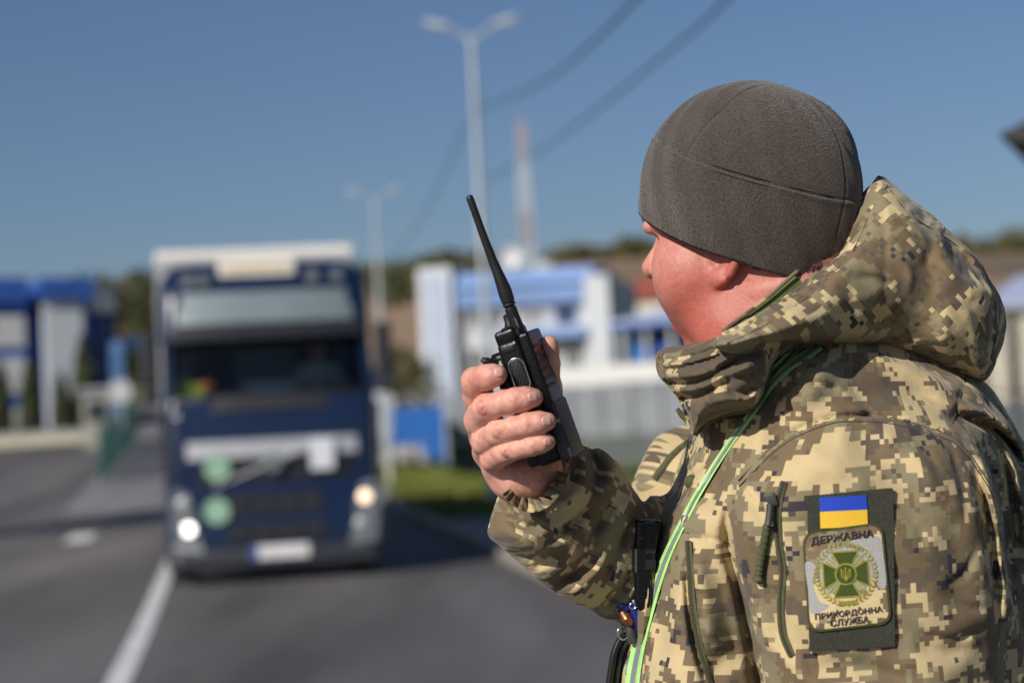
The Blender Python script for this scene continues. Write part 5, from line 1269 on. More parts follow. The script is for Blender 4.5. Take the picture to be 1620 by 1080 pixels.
def handf(p):
    fs = [pxchain(p, c, .004) for c in fing]
    for (x, y, d, r_), k in (((764, 644, 1.735, 9), 1), ((788, 682, 1.733, 8), 2), ((800, 713, 1.736, 7), 3), ((752, 600, 1.748, 8), 0)):
        fs[k] = smin(fs[k], ellip(p, C(x, y, d+.004), A_(r_*1.1, r_, 5)*1.75/F), .004)
    palm = pxchain(p, [(770, 668, 1.815, 23), (800, 716, 1.835, 36), (842, 778, 1.845, 35)], .01)
    palm = smin(palm, pxchain(p, [(770, 690, 1.812, 24), (805, 740, 1.825, 34), (842, 785, 1.84, 34)], .01), .012)
    palm = smin(palm, pxchain(p, [(778, 715, 1.808, 22), (808, 752, 1.815, 30), (845, 786, 1.838, 33)], .01), .012)
    palm = smin(palm, pxchain(p, [(790, 738, 1.800, 20), (812, 756, 1.802, 27), (838, 776, 1.825, 31)], .01), .012)
    palm = smin(palm, ellip(p, C(838, 750, 1.80), A_(30, 34, 26)*1.8/F), .014)                 # heel of the hand
    palm = smin(palm, pxchain(p, [(856, 765, 1.835, 24), (868, 740, 1.815, 22)]), .012)
    palm = smin(palm, pxchain(p, [(843, 782, 1.842, 34), (852, 800, 1.85, 33), (900, 838, 1.90, 40)]), .012)
    for k, (cx, cy, dx, dy, n_) in enumerate(((765, 645, .98, -.18, 1), (790, 682, .98, -.2, 2), (801, 713.5, .98, -.18, 3), (812, 634, .98, -.1, 1), (834, 672, .98, -.15, 2), (838, 705.5, .98, -.15, 3))):
        px_, py_ = proj(p); u_ = (px_-cx)*dx+(py_-cy)*dy; v_ = -(px_-cx)*dy+(py_-cy)*dx; w_ = 9 if k < 3 else 12
        fs[n_] = fs[n_]+(.0007 if k < 3 else .00035)*(np.cos(u_*1.25)**2*np.exp(-(u_/5.0)**2))*np.exp(-(v_/w_)**2)*(p[:, 2] < 1.80)
    # fingers stay apart from each other and grow out of the palm at the knuckles
    f = fs[0]
    for g in fs[1:]: f = smin(f, g, .0012)
    f = smin(f, palm, .006)
    f = smin(f, pxchain(p, thumb, .006), .007)
    f = f-.00022*np.sin(p[:, 0]*520+p[:, 1]*300)*np.sin(p[:, 1]*410)
    return f
lo, hi = cspace_box(715, 920, 520, 850, 1.69, 1.95, 1.69, 1.95); V1, Q1 = nets(handf, lo, hi, .0011)
# hidden trunk and arms, so that head and hand belong to one body
Wv = lambda v: from_world(np.array(v))
X0, Y0, Z0 = FOOT
def bodyf(p):
    f = pxchain(p, [(1245, 520, 1.975, 58), (1285, 660, 2.0, 70), (1335, 840, 1.99, 150), (1345, 1000, 1.99, 185), (1340, 1300, 1.99, 200), (1330, 1560, 1.99, 195)], .05)
    f = smin(f, pxchain(p, [(1170, 790, 2.12, 60), (1110, 860, 2.12, 50), (1020, 900, 2.06, 42), (935, 852, 1.95, 38), (860, 800, 1.86, 32)], .03), .03)
    f = smin(f, pxchain(p, [(1390, 800, 1.90, 80), (1400, 950, 1.86, 64), (1395, 1120, 1.86, 58), (1340, 1330, 1.84, 50), (1290, 1450, 1.84, 45)], .03), .03)
    return f
lo, hi = cspace_box(840, 1560, 470, 1800, 1.72, 2.25, 1.72, 2.25); lo = (lo[0]-.02, lo[1], lo[2]); V2, Q2 = nets(bodyf, lo, hi, .012)
def flush(V):
    q = loc(V); m = np.zeros((len(V), 2))
    m[:, 0] = .38+.62*np.exp(-(((q[:, 0]-.045)/.035)**2+((q[:, 2]+.03)/.045)**2))+.5*np.exp(-(np.linalg.norm(q[:, :2]-A_(-.004, .08), axis=1)/.03)**2)+.45*np.exp(-((q[:, 2]+.075)/.03)**2)
    m[:, 1] = .55*np.exp(-((q[:, 0]+.075)/.02)**2)*np.clip((q[:, 2]+.03)/.03, 0, 1)
    return np.clip(m, 0, 1)
def flush_hand(V):
    px, py = proj(V); m = np.zeros((len(V), 2))
    for x, y, r_, a in ((764, 645, 9, .55), (790, 682, 8, .6), (801, 714, 7, .5), (752, 600, 10, .4), (800, 590, 12, .35), (856, 628, 12, .4), (876, 667, 12, .4), (876, 699, 10, .4), (814, 634, 6, .25), (836, 671, 6, .25)):
        m[:, 0] += a*np.exp(-((px-x)**2+(py-y)**2)/r_**2)
    m[:, 0] = np.clip(m[:, 0]-.0, 0, 1); return m
# finger nails
nparts = []
def nail(cx, cy, w_, h_, ang, d_):
    us = np.linspace(-1, 1, 11); U, W = np.meshgrid(us, us); k = np.maximum(np.abs(U), np.abs(W)); n = (np.abs(U)**3+np.abs(W)**3)**(1/3)+1e-9; U2, W2 = U*k/n, W*k/n
    c, s = math.cos(ang), math.sin(ang); px = cx+(U2*w_*c-W2*h_*s); py = cy+(U2*w_*s+W2*h_*c); d, hit = march(handf, px, py, 1.66, 1.8, 160)
    # a nail is smoother than the finger: quadratic surface through the samples
    A3 = np.stack([np.ones(121), U2.ravel(), W2.ravel(), U2.ravel()**2, W2.ravel()**2, (U2*W2).ravel()], 1); co = np.linalg.lstsq(A3, d, rcond=None)[0]; d = A3@co
    e = np.maximum(np.abs(U2), np.abs(W2)).ravel(); d = d-.0009+.0016*np.clip(n.ravel()-.7, 0, 1)*0+.0011*np.clip((k.ravel()-.8)/.2, 0, 1)**2
    V = np.array([C(a, b_, z) for a, b_, z in zip(px.ravel(), py.ravel(), d)]); Q = np.array([(i*11+j, i*11+j+1, i*11+j+12, i*11+j+11) for i in range(10) for j in range(10)])
    nparts.append((V, Q, 1, None))
nail(789.5, 588.5, 7.5, 8.3, -.10, 0); nail(843, 627.5, 8.2, 9, -.10, 0); nail(864.5, 665.5, 8, 8.6, -.12, 0); nail(866.5, 698, 6.6, 7.2, -.12, 0)
BODY = big('body', [(V0, Q0, 0, flush(V0)), (V1, Q1, 0, flush_hand(V1)), (V2, Q2, 0, None)]+nparts, [M['skin'], M['nail']], MAN, pivot=pv)
# eyes and brows
for s in (-1, 1):
    pass
eb = MB(); ir = MB()
for s in (-1, 1):
    c = HD+hf*.0855+hl*s*.032+hu*.023
    for k in range(26):
        t = k/25; b0 = HD+hf*(.1085-.014*t*t)+hl*s*(.016+.032*t)+hu*(.048+.004*math.sin(t*3)); 
        for j in range(5):
            r_ = rng.normal(size=3)*.002; a0 = b0+r_; a1 = a0+hl*s*.006+hu*.003*rng.uniform(-.3, 1)+hf*.0015
            eb.tube([to_world(a0), to_world((a0+a1)/2+hf*.0008), to_world(a1)], [.0003, .00026, .0001], 3)
eb.build('eyebrow', M['hair'], MAN, origin=None).location = -Vector(tuple(FOOT))
for s in (-1, 1):
    c = HD+hf*.0775+hl*s*.031+hu*.0225; c = to_world(c); d_ = CR*hf[0]+CU*hf[1]+CF*hf[2]
    e = MB(); rot = Vector(tuple(d_)).to_track_quat('Z', 'Y').to_matrix()
    e.lathe([(.0004, .0128), (.004, .0122), (.008, .0100), (.0112, .0062), (.0125, .001), (.012, -.004)], c=(0, 0, 0), n=20, M=rot); o = e.build('eye', M['eye'], MAN, smooth=60); o.location = Vector(tuple(c-FOOT))
    e = MB(); e.lathe([(.0003, .01315), (.0025, .0130), (.0052, .0122), (.0054, .0118)], n=18, M=rot); e.build('iris', M['iris'], o, smooth=60)
# short hair under the beanie at the nape
nh = MB()
for k in range(1500):
    t = rng.uniform(0, 1); px = 1190+t*110; py = 404+rng.uniform(0, 26)*(1-.4*abs(t-.6)); 
    nh.v  # keeps the collector simple
    d = 1.86
    pts_ = (px, py)
    nh.__dict__.setdefault('q', []).append(pts_)
qq = np.array(nh.__dict__.pop('q')); d, hit = march(headf, qq[:, 0], qq[:, 1], 1.80, 1.95, 100)
for (x, y), z, h in zip(qq, d, hit):
    if not h: continue
    a0 = C(x, y, z-.0002); a1 = C(x+rng.uniform(-1, 2), y+rng.uniform(2.5, 5), z-.0012)
    nh.tube([to_world(a0), to_world(a1)], [.00016, .00008], 3, cap=False)
o = nh.build('hair', M['hair'], MAN); o.location = -Vector(tuple(FOOT))
print('body', len(V0), len(V1), len(V2), round(_t.time()-_t0, 1))
# ---------------------------------------------------------------- hand held radio
M['radio'] = mat('radio_body', (.0045, .0047, .0055), .25, var=.2, scale=60, bump=.12, bscale=500, spec=.35)
M['radio_grey'] = mat('radio_grey', (.028, .033, .042), .45, var=.25, scale=90)
M['rub'] = mat('rubber_keys', (.010, .010, .011), .5, scale=80, spec=.35)
psi = R(13); ax_ = np.array((-.335, .942, 0)); ax_ /= np.linalg.norm(ax_)
ac_ = np.array((.942, .335, 0)); ac_ /= np.linalg.norm(ac_)
NF = ac_*math.cos(psi)+np.array((0, 0, -1))*math.sin(psi)          # front of the set, turned to the man
NS = -ac_*math.sin(psi)+np.array((0, 0, -1))*math.cos(psi)         # narrow side, turned to the camera
S0 = C(841, 636, 1.748)
def rl(u, v, w_): return S0+ax_*u+NF*v-NS*w_                        # along, across, into the set
RBASE = to_world(rl(-.056, 0, .027))
RADIO = empty('walkie_talkie', RBASE); tag(RADIO, 'black hand held radio with long antenna gripped in the raised hand', 'radio')
Mw = Matrix([[float((CR*v[0]+CU*v[1]+CF*v[2])[i]) for v in (NF, -NS, ax_)] for i in range(3)])   # columns: across, into, along
def rbox(mb, u, v, w_, su, sv_, sw, bev=.002, mi=0, seg=3): return mb.box(to_world(rl(u, v, w_))-RBASE, (sv_, sw, su), rot=Mw, bev=bev, mi=mi, seg=seg)
def rtube(mb, pts, r, n=10, mi=0): return mb.tube([to_world(rl(*p))-RBASE for p in pts], r, n, mi)
b = MB(); rbox(b, .0, -.003, .027, .114, .021, .054, .0045); rbox(b, .061, -.003, .027, .014, .020, .050, .004); b.build('housing', M['radio'], RADIO, smooth=40)
b = MB(); rbox(b, .020, .0125, .027, .080, .0105, .0545, .0035); fp = b.build('front_panel', M['radio'], RADIO, smooth=40)
b = MB()
for k in range(6): rbox(b, .046-.0075*k, .0182, .020, .0030, .0016, .034, .0006)
b.build('speaker_slot', M['rub'], fp)
b = MB(); rbox(b, -.032, .013, .027, .052, .0125, .0535, .003); b.build('keypad', M['radio_grey'], RADIO, smooth=40)
b = MB(); rbox(b, -.030, -.0165, .024, .050, .011, .046, .003); b.build('battery', M['radio'], RADIO, smooth=40)
# push to talk key: oval with a bright ring
def oval(u, v, hu_, hv_, w_, n=28):
    pts = []
    st = hu_-hv_
    for i in range(n):
        a = 2*math.pi*i/n; pts.append((u+hv_*math.sin(a)+(st if math.sin(a) >= 0 else -st), v+hv_*math.cos(a), w_))
    return pts
U0, V0_ = .0265, -.0020
ring_ = oval(U0, V0_, .0148, .0072, -.0006); pts = [to_world(rl(*p))-RBASE for p in ring_+ring_[:2]]
b = MB(); b.tube(pts, .00065, 8, cap=False); rg = b.build('key_ring', M['chrome'], RADIO, smooth=60)
b = MB(); o1 = oval(U0, V0_, .0142, .0066, .001); o2 = oval(U0, V0_, .0140, .0064, -.0012); o3 = oval(U0, V0_, .0128, .0052, -.0017)
for A0 in (o1, o2, o3): pass
v = [to_world(rl(*p))-RBASE for p in o1+o2+o3]; n = 28
b.add(v, [(i, (i+1) % n, n+(i+1) % n, n+i) for i in range(n)]+[(n+i, n+(i+1) % n, 2*n+(i+1) % n, 2*n+i) for i in range(n)]+[tuple(2*n+i for i in range(n))])
ky = b.build('talk_key', M['rub'], RADIO, smooth=40)
b = MB()
for i in range(9):
    for j in range(3):
        u, v_ = U0-.0115+.0028*i, V0_-.0036+.0036*j+(.0018 if i % 2 else 0)-.0009
        if abs(v_-V0_) < .0046: b.lathe([(.0008, 0), (.00055, .0007), (.0001, .0009)], c=to_world(rl(u, v_, -.0017))-RBASE, n=6, M=Matrix([[Mw[i_][0], Mw[i_][2], -Mw[i_][1]] for i_ in range(3)]))
b.build('grip_dots', M['rub'], ky)
b = MB()
for du, dv in ((-.0165, -.006), (-.0165, .0065)): b.lathe([(.0016, 0), (.0012, .0007), (.0001, .001)], c=to_world(rl(U0+du, V0_+dv, -.0004))-RBASE, n=10, M=Matrix([[Mw[i_][0], Mw[i_][2], -Mw[i_][1]] for i_ in range(3)]))
b.build('screw', M['zip_metal'], RADIO, smooth=40)
b = MB(); rbox(b, .0505, -.004, .0005, .0055, .0125, .003, .0012); b.build('top_key', M['rub'], RADIO, smooth=40)
# knobs
kb = MB(); kp = to_world(C(808, 545, 1.765)); kd = to_world(C(808, 545, 1.765)+ax_)-kp
def along(px0, py0, d, prof, n=20):
    b = MB(); p0 = C(px0, py0, d); pts = [to_world(p0+ax_*h)-RBASE for h, r in prof]; b.tube(pts, [r for h, r in prof], n); return b
along(811, 549, 1.757, [(0, .0058), (.006, .0056), (.0062, .0048), (.0075, .0052), (.0175, .0048), (.0185, .0036)]).build('volume_knob', M['rub'], RADIO, smooth=35)
b = MB()
for k in range(12):
    a = 6.283*k/12; off = NF*math.cos(a)*.0051-NS*math.sin(a)*.0051; b.tube([to_world(C(811, 549, 1.757)+ax_*.008+off)-RBASE, to_world(C(811, 549, 1.757)+ax_*.0172+off*.93)-RBASE], .0006, 5)
b.build('knob_ridge', M['rub'], RADIO)
along(816, 540, 1.785, [(0, .0055), (.016, .0052), (.018, .004), (.0245, .0036), (.026, .002)]).build('channel_knob', M['rub'], RADIO, smooth=35)
# antenna
ap = [(826, 541, 11.2), (823, 530, 11), (818.5, 517, 10.4), (813, 502, 9.8), (807.5, 487.5, 9.7), (806.9, 486, 8.2), (806.2, 484, 8.2), (805.6, 482.3, 10.6), (805, 480.5, 10.6), (804.4, 478.5, 8.8), (803.9, 477, 10.6),
      (802.5, 472.5, 11.1), (798.5, 460, 11.2), (792, 443, 9.6), (786, 428, 8.1), (779.5, 412, 7.0), (770, 387, 6.5), (759, 357, 6.1), (749, 329, 6.0), (743.5, 314, 5.9), (742.6, 311.3, 5.4), (742, 309.7, 4.0), (741.7, 309, 1.5)]
ad = lambda py: 1.775-.00006*(540-py)
b = MB(); b.tube([to_world(C(x, y, ad(y)))-RBASE for x, y, r in ap], [r*1.775/F for x, y, r in ap], 24, cap=True); an = b.build('antenna', M['black_rubber'], RADIO, smooth=40)
b = MB(); b.tube([to_world(C(x, y, ad(y)-.0062))-RBASE for x, y in ((812.5, 503), (815.5, 505), (819.5, 516), (824, 531))], [.0004, .0009, .0009, .0005], 6); b.build('antenna_seam', M['chrome'], RADIO)
# plug and clip at the back of the set
b = MB(); b.tube([to_world(C(x, y, 1.772))-RBASE for x, y in ((762.5, 573.5), (764, 571.5), (772, 572), (776.5, 574))], [.0022, .0036, .0038, .003], 12); b.build('side_plug', M['rub'], RADIO, smooth=50)
b = MB(); b.tube([to_world(C(x, y, d))-RBASE for x, y, d in ((778, 575, 1.775), (783, 571, 1.774), (797, 567, 1.772), (804, 572, 1.770))], [.003, .0062, .0075, .006], 12); b.tube([to_world(C(x, y, d))-RBASE for x, y, d in ((794, 572, 1.770), (799, 590, 1.767), (806, 612, 1.764), (812, 630, 1.766))], [.006, .0085, .0085, .007], 12)
b.build('belt_clip', M['radio'], RADIO, smooth=50)

# ---------------------------------------------------------------- strap, zips, pocket edges on the jacket
def tagp(o, l=None):
    if l: o['label'] = l
    return o
st_px = [(1296, 545), (1276, 561), (1250, 578), (1225, 602), (1207, 626), (1190, 652), (1162, 690), (1131, 736), (1101, 786), (1076, 834), (1056, 876), (1041, 916), (1026, 964), (1013, 1010), (1003, 1060), (996, 1120), (990, 1200)]
hw = np.array([9, 8, 7, 6.2, 5.8, 5.6, 5.6, 5.6, 5.8, 6.2, 7, 8, 9, 10, 11, 11.5, 11.5])
V, Q = surf_ribbon(jacket, st_px, hw, .0016, .0022, 7, 10, 11); STR = empty('shoulder_strap', to_world(C(1100, 790, 1.8))); tag(STR, 'lime green reflective strap running diagonally across the chest', 'strap')
M['lime'] = mat('lime_strap', (.40, .72, .22), .6, var=.1, scale=200); M['reflex'] = mat('grey_reflective', (.30, .34, .36), .35, metal=.3, var=.15, scale=300)
piv = np.array(STR.location); big('webbing', [(V, Q, 0, None)], M['lime'], STR, pivot=piv)
V, Q = surf_ribbon(jacket, st_px, hw*.36, .0009, .0030, 5, 10, 11); big('reflective_band', [(V, Q, 0, None)], M['reflex'], STR, pivot=piv)
# second, narrower strand over the shoulder
sp2 = lay(jacket, [(1262, 548), (1240, 566), (1218, 590), (1203, 612), (1194, 632)], 10, .0035, 9); V, Q = ribbon(sp2, np.linspace(3.2, 2.4, len(sp2)), .0012, 0); big('edge_cord', [(V, Q, 0, None)], M['lime'], STR, pivot=piv)

def zipper(parent, pts, half, name='zipper', dz=.001):
    ln = lay(jacket, pts, 8, dz, 7); V, Q = surf_ribbon(jacket, pts, half, .0016, .0012, 5, 8, 7, prof=.0008); z = big(name, [(V, Q, 0, None)], M['olive_web'], parent)
    tb_ = MB(); P3 = [C(*(q-np.array((0, 0, .0020)))) for q in ln]; P3 = np.array(P3)
    seg = np.linalg.norm(np.diff(P3, axis=0), axis=1); s = np.concatenate([[0], np.cumsum(seg)])
    for t in np.arange(0, s[-1], .0021):
        c = np.array([np.interp(t, s, P3[:, k]) for k in range(3)]); i = min(max(np.searchsorted(s, t), 1), len(P3)-1); d = P3[i]-P3[i-1]; nrm = np.array((-d[1], d[0], 0)); nrm /= np.linalg.norm(nrm)+1e-9
        tb_.tube([to_world(c-nrm*.0022)-FOOT, to_world(c+nrm*.0022)-FOOT], .0007, 5)
    tb_.build('zip_teeth', M['thread'], parent)
    return z, ln
z1, zl = zipper(JACK, [(1240, 762), (1231, 800), (1231, 850), (1238, 900), (1235, 950), (1238, 1000), (1253, 1038)], 6.0)
# slider and cord pull of the sleeve zip
b = MB(); d0_ = float(march(jacket, [1220], [795])[0][0])-.004
b.box(to_world(C(1221, 790, d0_))-FOOT, (.009, .005, .012), rot=Mw, bev=.0018); b.tube([to_world(C(1219, 797, d0_-.002))-FOOT, to_world(C(1217, 815, d0_-.002))-FOOT, to_world(C(1215, 830, d0_-.002))-FOOT], [.0034, .003, .0034], 8)
b.build('zip_slider', M['zip_metal'], JACK, smooth=40)
cp = lay(jacket, [(1214, 830), (1210, 855), (1205, 880), (1201, 903), (1199, 918)], 8, .005, 5); pr = MB()
pr.tube([to_world(C(*q))-FOOT for q in cp], [.0042 if i % 3 else .0034 for i in range(len(cp)-4)]+[.0046, .0052, .0052, .0044], 10); pr.build('zip_pull', M['olive_web'], JACK, smooth=50)
zipper(JACK, [(1089, 856), (1092, 905), (1096, 960), (1107, 1020), (1127, 1090)], 5.5)
# stitched seams
def stitch(pts, name='seam', off=0, r=.0006):
    ln = lay(jacket, pts, 10, .0003, 7); b = MB(); b.tube([to_world(C(*q))-FOOT for q in ln], r, 5); return b.build(name, M['thread'], JACK)
arm = [(1168, 760), (1202, 726), (1224, 705), (1255, 684), (1294, 667), (1330, 658), (1380, 658), (1424, 664), (1469, 677), (1504, 689), (1528, 711), (1546, 735), (1564, 764), (1573, 794)]
stitch(arm, r=.0008); stitch([(x+1, y+9) for x, y in arm]); stitch([(1529, 592), (1521, 622), (1507, 670), (1503, 688)], r=.0008); stitch([(1072, 838), (1110, 849), (1150, 858)]);
stitch([(890, 852), (938, 879), (1000, 923)]); stitch([(960, 797), (1005, 820)])
# gathered elastic at the cuff
def frill():
    base = crom([(800, 776), (814, 792), (836, 803), (858, 799), (874, 786), (886, 766), (893, 745)], 24); n = len(base); V = []; Q = []; m = 7
    t_ = np.gradient(base, axis=0); t_ /= np.linalg.norm(t_, axis=1)[:, None]; nr = np.stack([-t_[:, 1], t_[:, 0]], 1)
    r_ = np.random.default_rng(4); ph = np.cumsum(r_.uniform(.10, .80, n)*(.6+.6*np.sin(np.arange(n)*.13)**2)); rw = np.interp(np.arange(n), np.arange(0, n+9, 9), r_.uniform(.55, 1.5, len(np.arange(0, n+9, 9))))
    for j in range(m):
        w_ = j/(m-1); amp = 3.6*(.35+.65*w_); q = base+nr*(7-17*w_*rw)[:, None]+t_*(amp*rw*np.sin(ph))[:, None]
        d = 1.775+.025*w_-.006*np.cos(ph*1.0+w_)*(.4+w_)+.02*np.clip((base[:, 0]-870)/30, 0, 1)
        V += [C(a, b_, c_) for (a, b_), c_ in zip(q, d)]
    for j in range(m)[::-1]:
        w_ = j/(m-1); amp = 3.6*(.35+.65*w_); q = base+nr*(7-17*w_*rw)[:, None]+t_*(amp*rw*np.sin(ph))[:, None]; d = 1.7772+.025*w_-.006*np.cos(ph*1.0+w_)*(.4+w_)+.02*np.clip((base[:, 0]-870)/30, 0, 1)
        V += [C(a, b_, c_) for (a, b_), c_ in zip(q, d)]
    V = np.array(V); mm = 2*m
    Q = np.array([(j*n+i, j*n+i+1, ((j+1) % mm)*n+i+1, ((j+1) % mm)*n+i) for j in range(mm) for i in range(n-1)]); return V, Q
V, Q = frill(); big('cuff_frill', [(V, Q, 0, np.stack([V@np.array((.80, -.46, .38)), V@np.array((.46, .86, .22))], 1))], M['camo_fore'], JACK)
# webbing tape on the far shoulder, press stud
wb = lay(jacket, [(1036, 758), (1048, 742), (1064, 722), (1080, 708), (1092, 700)], 8, .001, 5); V, Q = ribbon(wb, 7, .003, .001, prof=.002); big('shoulder_tape', [(V, Q, 0, None)], M['olive_web'], JACK)
b = MB(); q = C(1094, 762, float(march(jacket, [1094], [762])[0][0])-.001); b.lathe([(.0002, .003), (.004, .0026), (.0065, .0012), (.007, 0)], c=to_world(q)-FOOT, n=18, M=Vector(tuple(-CF)).to_track_quat('Z', 'Y').to_matrix()); b.build('press_stud', M['olive_web'], JACK, smooth=50)
# pocket edge behind the strap
pk = Pillow([(1008, 975), (1014, 930), (1022, 900), (1034, 893), (1040, 905), (1034, 960), (1024, 1010), (1012, 1020)], lambda px, py: 1.865+0*px, .02, 14)
lo, hi = cspace_box(995, 1055, 880, 1035, 1.83, 1.91, 1.83, 1.91); V, Q = nets(lambda p: pk(p, *proj(p)), lo, hi, .0022); big('chest_pocket', [(V, Q, 0, cyl_uv(V, C(1020, 1000, 1.92), C(1024, 900, 1.92), .05))], M['camo'], JACK)
# ---------------------------------------------------------------- sleeve patches
M['velcro'] = mat('velcro_pile', (.11, .112, .078), .95, var=.5, scale=900, bump=1.0, bscale=1500)
M['flag_blue'] = mat('flag_blue', (.012, .055, .50), .7, var=.12, scale=900); M['flag_yellow'] = mat('flag_yellow', (.83, .50, .035), .7, var=.08, scale=900)
M['emb_edge'] = mat('olive_embroidery', (.085, .095, .022), .75, var=.35, scale=1200, bump=.6, bscale=2500); M['emb_green'] = mat('green_embroidery', (.085, .125, .016), .75, var=.3, scale=1300, bump=.6, bscale=2500)
M['emb_gold'] = mat('gold_embroidery', (.42, .40, .06), .6, var=.25, scale=1300, bump=.5, bscale=2500); M['emb_white'] = mat('white_embroidery', (.60, .585, .57), .8, var=.1, scale=1200, bump=.6, bscale=2200)
M['emb_text'] = mat('dark_embroidery', (.045, .028, .06), .75, var=.3, scale=1300, bump=.5, bscale=2500)
M['patch_cloth'] = camo('camo_patch', cell=.0024, seed=4.3, tint=1.3)
class Spot:
    """a smooth sheet on the sleeve: (u, v) in 0..1 of a quad of image corners, fitted to the jacket's surface"""
    def __init__(s, tl, tr, br, bl):
        s.c = np.array([tl, tr, br, bl], float); g = np.linspace(-.05, 1.05, 14); U, W = np.meshgrid(g, g); px, py = s.px(U.ravel(), W.ravel()); d, hit = march(jacket, px, py, 1.62, 1.95, 120)
        s.m = np.array((px.mean(), py.mean())); A3 = s.basis(px, py); s.co = np.linalg.lstsq(A3, d, rcond=None)[0]; s.up = float(np.percentile(A3@s.co-d, 96))
    def px(s, u, v):
        u = np.asarray(u, float); v = np.asarray(v, float); a, b_, c, d = s.c
        q = (1-u)[..., None]*(1-v)[..., None]*a+u[..., None]*(1-v)[..., None]*b_+u[..., None]*v[..., None]*c+(1-u)[..., None]*v[..., None]*d; return q[..., 0], q[..., 1]
    def basis(s, px, py):
        x, y = (px-s.m[0])/100, (py-s.m[1])/100; return np.stack([np.ones_like(x), x, y, x*x, x*y, y*y, x**3, x*x*y, x*y*y, y**3], -1)
    def __call__(s, px, py, h):
        d = s.basis(np.asarray(px, float), np.asarray(py, float))@s.co-s.up-h; return np.stack([(px-810)/F*d, -(py-540)/F*d, d], -1)
VEL = Spot((1277, 784), (1413, 771), (1416, 1022), (1280, 1030))
def sheet_on(poly_px, h0, h1, n=1):
    """a flat piece with the outline poly_px (image units) lying on the sleeve between heights h0 and h1; triangulated and refined so that it bends with the sleeve"""
    bm = bmesh.new(); vs = [bm.verts.new((x, y, 0)) for x, y in poly_px]; f = bm.faces.new(vs); bmesh.ops.triangulate(bm, faces=[f])
    for _ in range(6):
        lg = [e for e in bm.edges if e.calc_length() > 9]
        if not lg: break
        bmesh.ops.subdivide_edges(bm, edges=lg, cuts=1, use_grid_fill=False); bmesh.ops.triangulate(bm, faces=[q for q in bm.faces if len(q.verts) > 3])
    bmesh.ops.recalc_face_normals(bm, faces=bm.faces)
    r = bmesh.ops.extrude_face_region(bm, geom=bm.faces[:]); top = {v for v in r['geom'] if isinstance(v, bmesh.types.BMVert)}
    bm.verts.index_update(); P2 = np.array([v.co[:2] for v in bm.verts]); hh = np.array([h1 if v in top else h0 for v in bm.verts]); Q = [[v.index for v in q.verts] for q in bm.faces]; bm.free()
    d = VEL(P2[:, 0], P2[:, 1], hh); return d, Q
def piece(name, polys, mats, parent, uvs=None):
    """polys: list of (outline, h0, h1, material index) -> one mesh"""
    me = bpy.data.meshes.new(name); v = []; f = []; mi = []; n = 0
    for poly, h0, h1, m in polys:
        a, q = sheet_on(poly, h0, h1); v.append(to_world(a)-FOOT); f += [tuple(i+n for i in p) for p in q]; mi += [m]*len(q); n += len(a)
    v = np.concatenate(v); me.from_pydata(v.tolist(), [], f); [me.materials.append(m) for m in mats]; me.polygons.foreach_set('material_index', mi)
    bm = bmesh.new(); bm.from_mesh(me); bmesh.ops.recalc_face_normals(bm, faces=bm.faces); bm.to_mesh(me); bm.free()
    ul = me.uv_layers.new(name='fabric'); li = np.zeros(len(me.loops), np.int32); me.loops.foreach_get('vertex_index', li); c = from_world(v+FOOT)
    ul.data.foreach_set('uv', c[li][:, :2].astype(np.float32).ravel())
    me.update(); o = bpy.data.objects.new(name, me); link(o, parent); return o
def rrect(c, r, n=8):
    """rounded quad from four corners (image units)"""
    c = np.array(c, float); out = []
    for i in range(4):
        p, a, b_ = c[i], c[i-1], c[(i+1) % 4]; da = (a-p)/np.linalg.norm(a-p); db = (b_-p)/np.linalg.norm(b_-p); p0, p1 = p+da*r, p+db*r
        for t in np.linspace(0, 1, n): out.append((1-t)**2*p0+2*t*(1-t)*p+t*t*p1)
    return np.array(out)
rv = np.random.default_rng(2)
def fuzz(poly, a, step=2.0):
    out = []
    for i in range(len(poly)):
        p, q = np.array(poly[i], float), np.array(poly[(i+1) % len(poly)], float); k = max(1, int(np.linalg.norm(q-p)/step))
        for j in range(k): out.append(p+(q-p)*j/k+rv.normal(size=2)*a)
    return np.array(out)
vel = piece('velcro_panel', [(fuzz(rrect(VEL.c, 3), .35), -.0015, .0012, 0)], [M['velcro']], JACK)
fb = [(1296.5, 786.5), (1371, 783), (1372, 805.5), (1297.2, 809)]; fy = [(1297.2, 809.2), (1372, 805.7), (1373, 832), (1298, 835.5)]
piece('flag_patch', [(fb, .001, .0024, 0), (fy, .001, .0024, 1)], [M['flag_blue'], M['flag_yellow']], JACK)
# the service badge: outline, cloth, white blaze, embroidery
corn = [(1269, 842), (1396, 825), (1411.5, 986), (1279, 1001)]
outer = rrect(corn, 22); cen = outer.mean(0); inner = cen+(outer-cen)*np.array((.945, .955))
Bp = lambda u, v: tuple(((1-u)*(1-v))*np.array(corn[0])+u*(1-v)*np.array(corn[1])+u*v*np.array(corn[2])+(1-u)*v*np.array(corn[3]))
bx = np.array(corn[1])-np.array(corn[0]); by = np.array(corn[3])-np.array(corn[0])
badge = piece('service_badge', [(outer, .0012, .0030, 0), (inner, .0025, .0034, 1)], [M['emb_edge'], M['patch_cloth']], JACK)
def blob(pts): return crom(pts, 5, True)
wh = [blob([(1345, 858), (1365, 850), (1392, 850), (1398, 880), (1402, 925), (1390, 928), (1378, 900), (1372, 872)]), blob([(1274, 890), (1290, 894), (1286, 920), (1296, 950), (1312, 958), (1284, 970), (1278, 930)]),
      blob([(1300, 872), (1322, 866), (1350, 866), (1374, 878), (1380, 905), (1374, 926), (1352, 936), (1325, 940), (1304, 932), (1296, 905)])]
piece('white_blaze', [(p, .0030, .00352+.00004*i, 0) for i, p in enumerate(wh)], [M['emb_white']], badge)
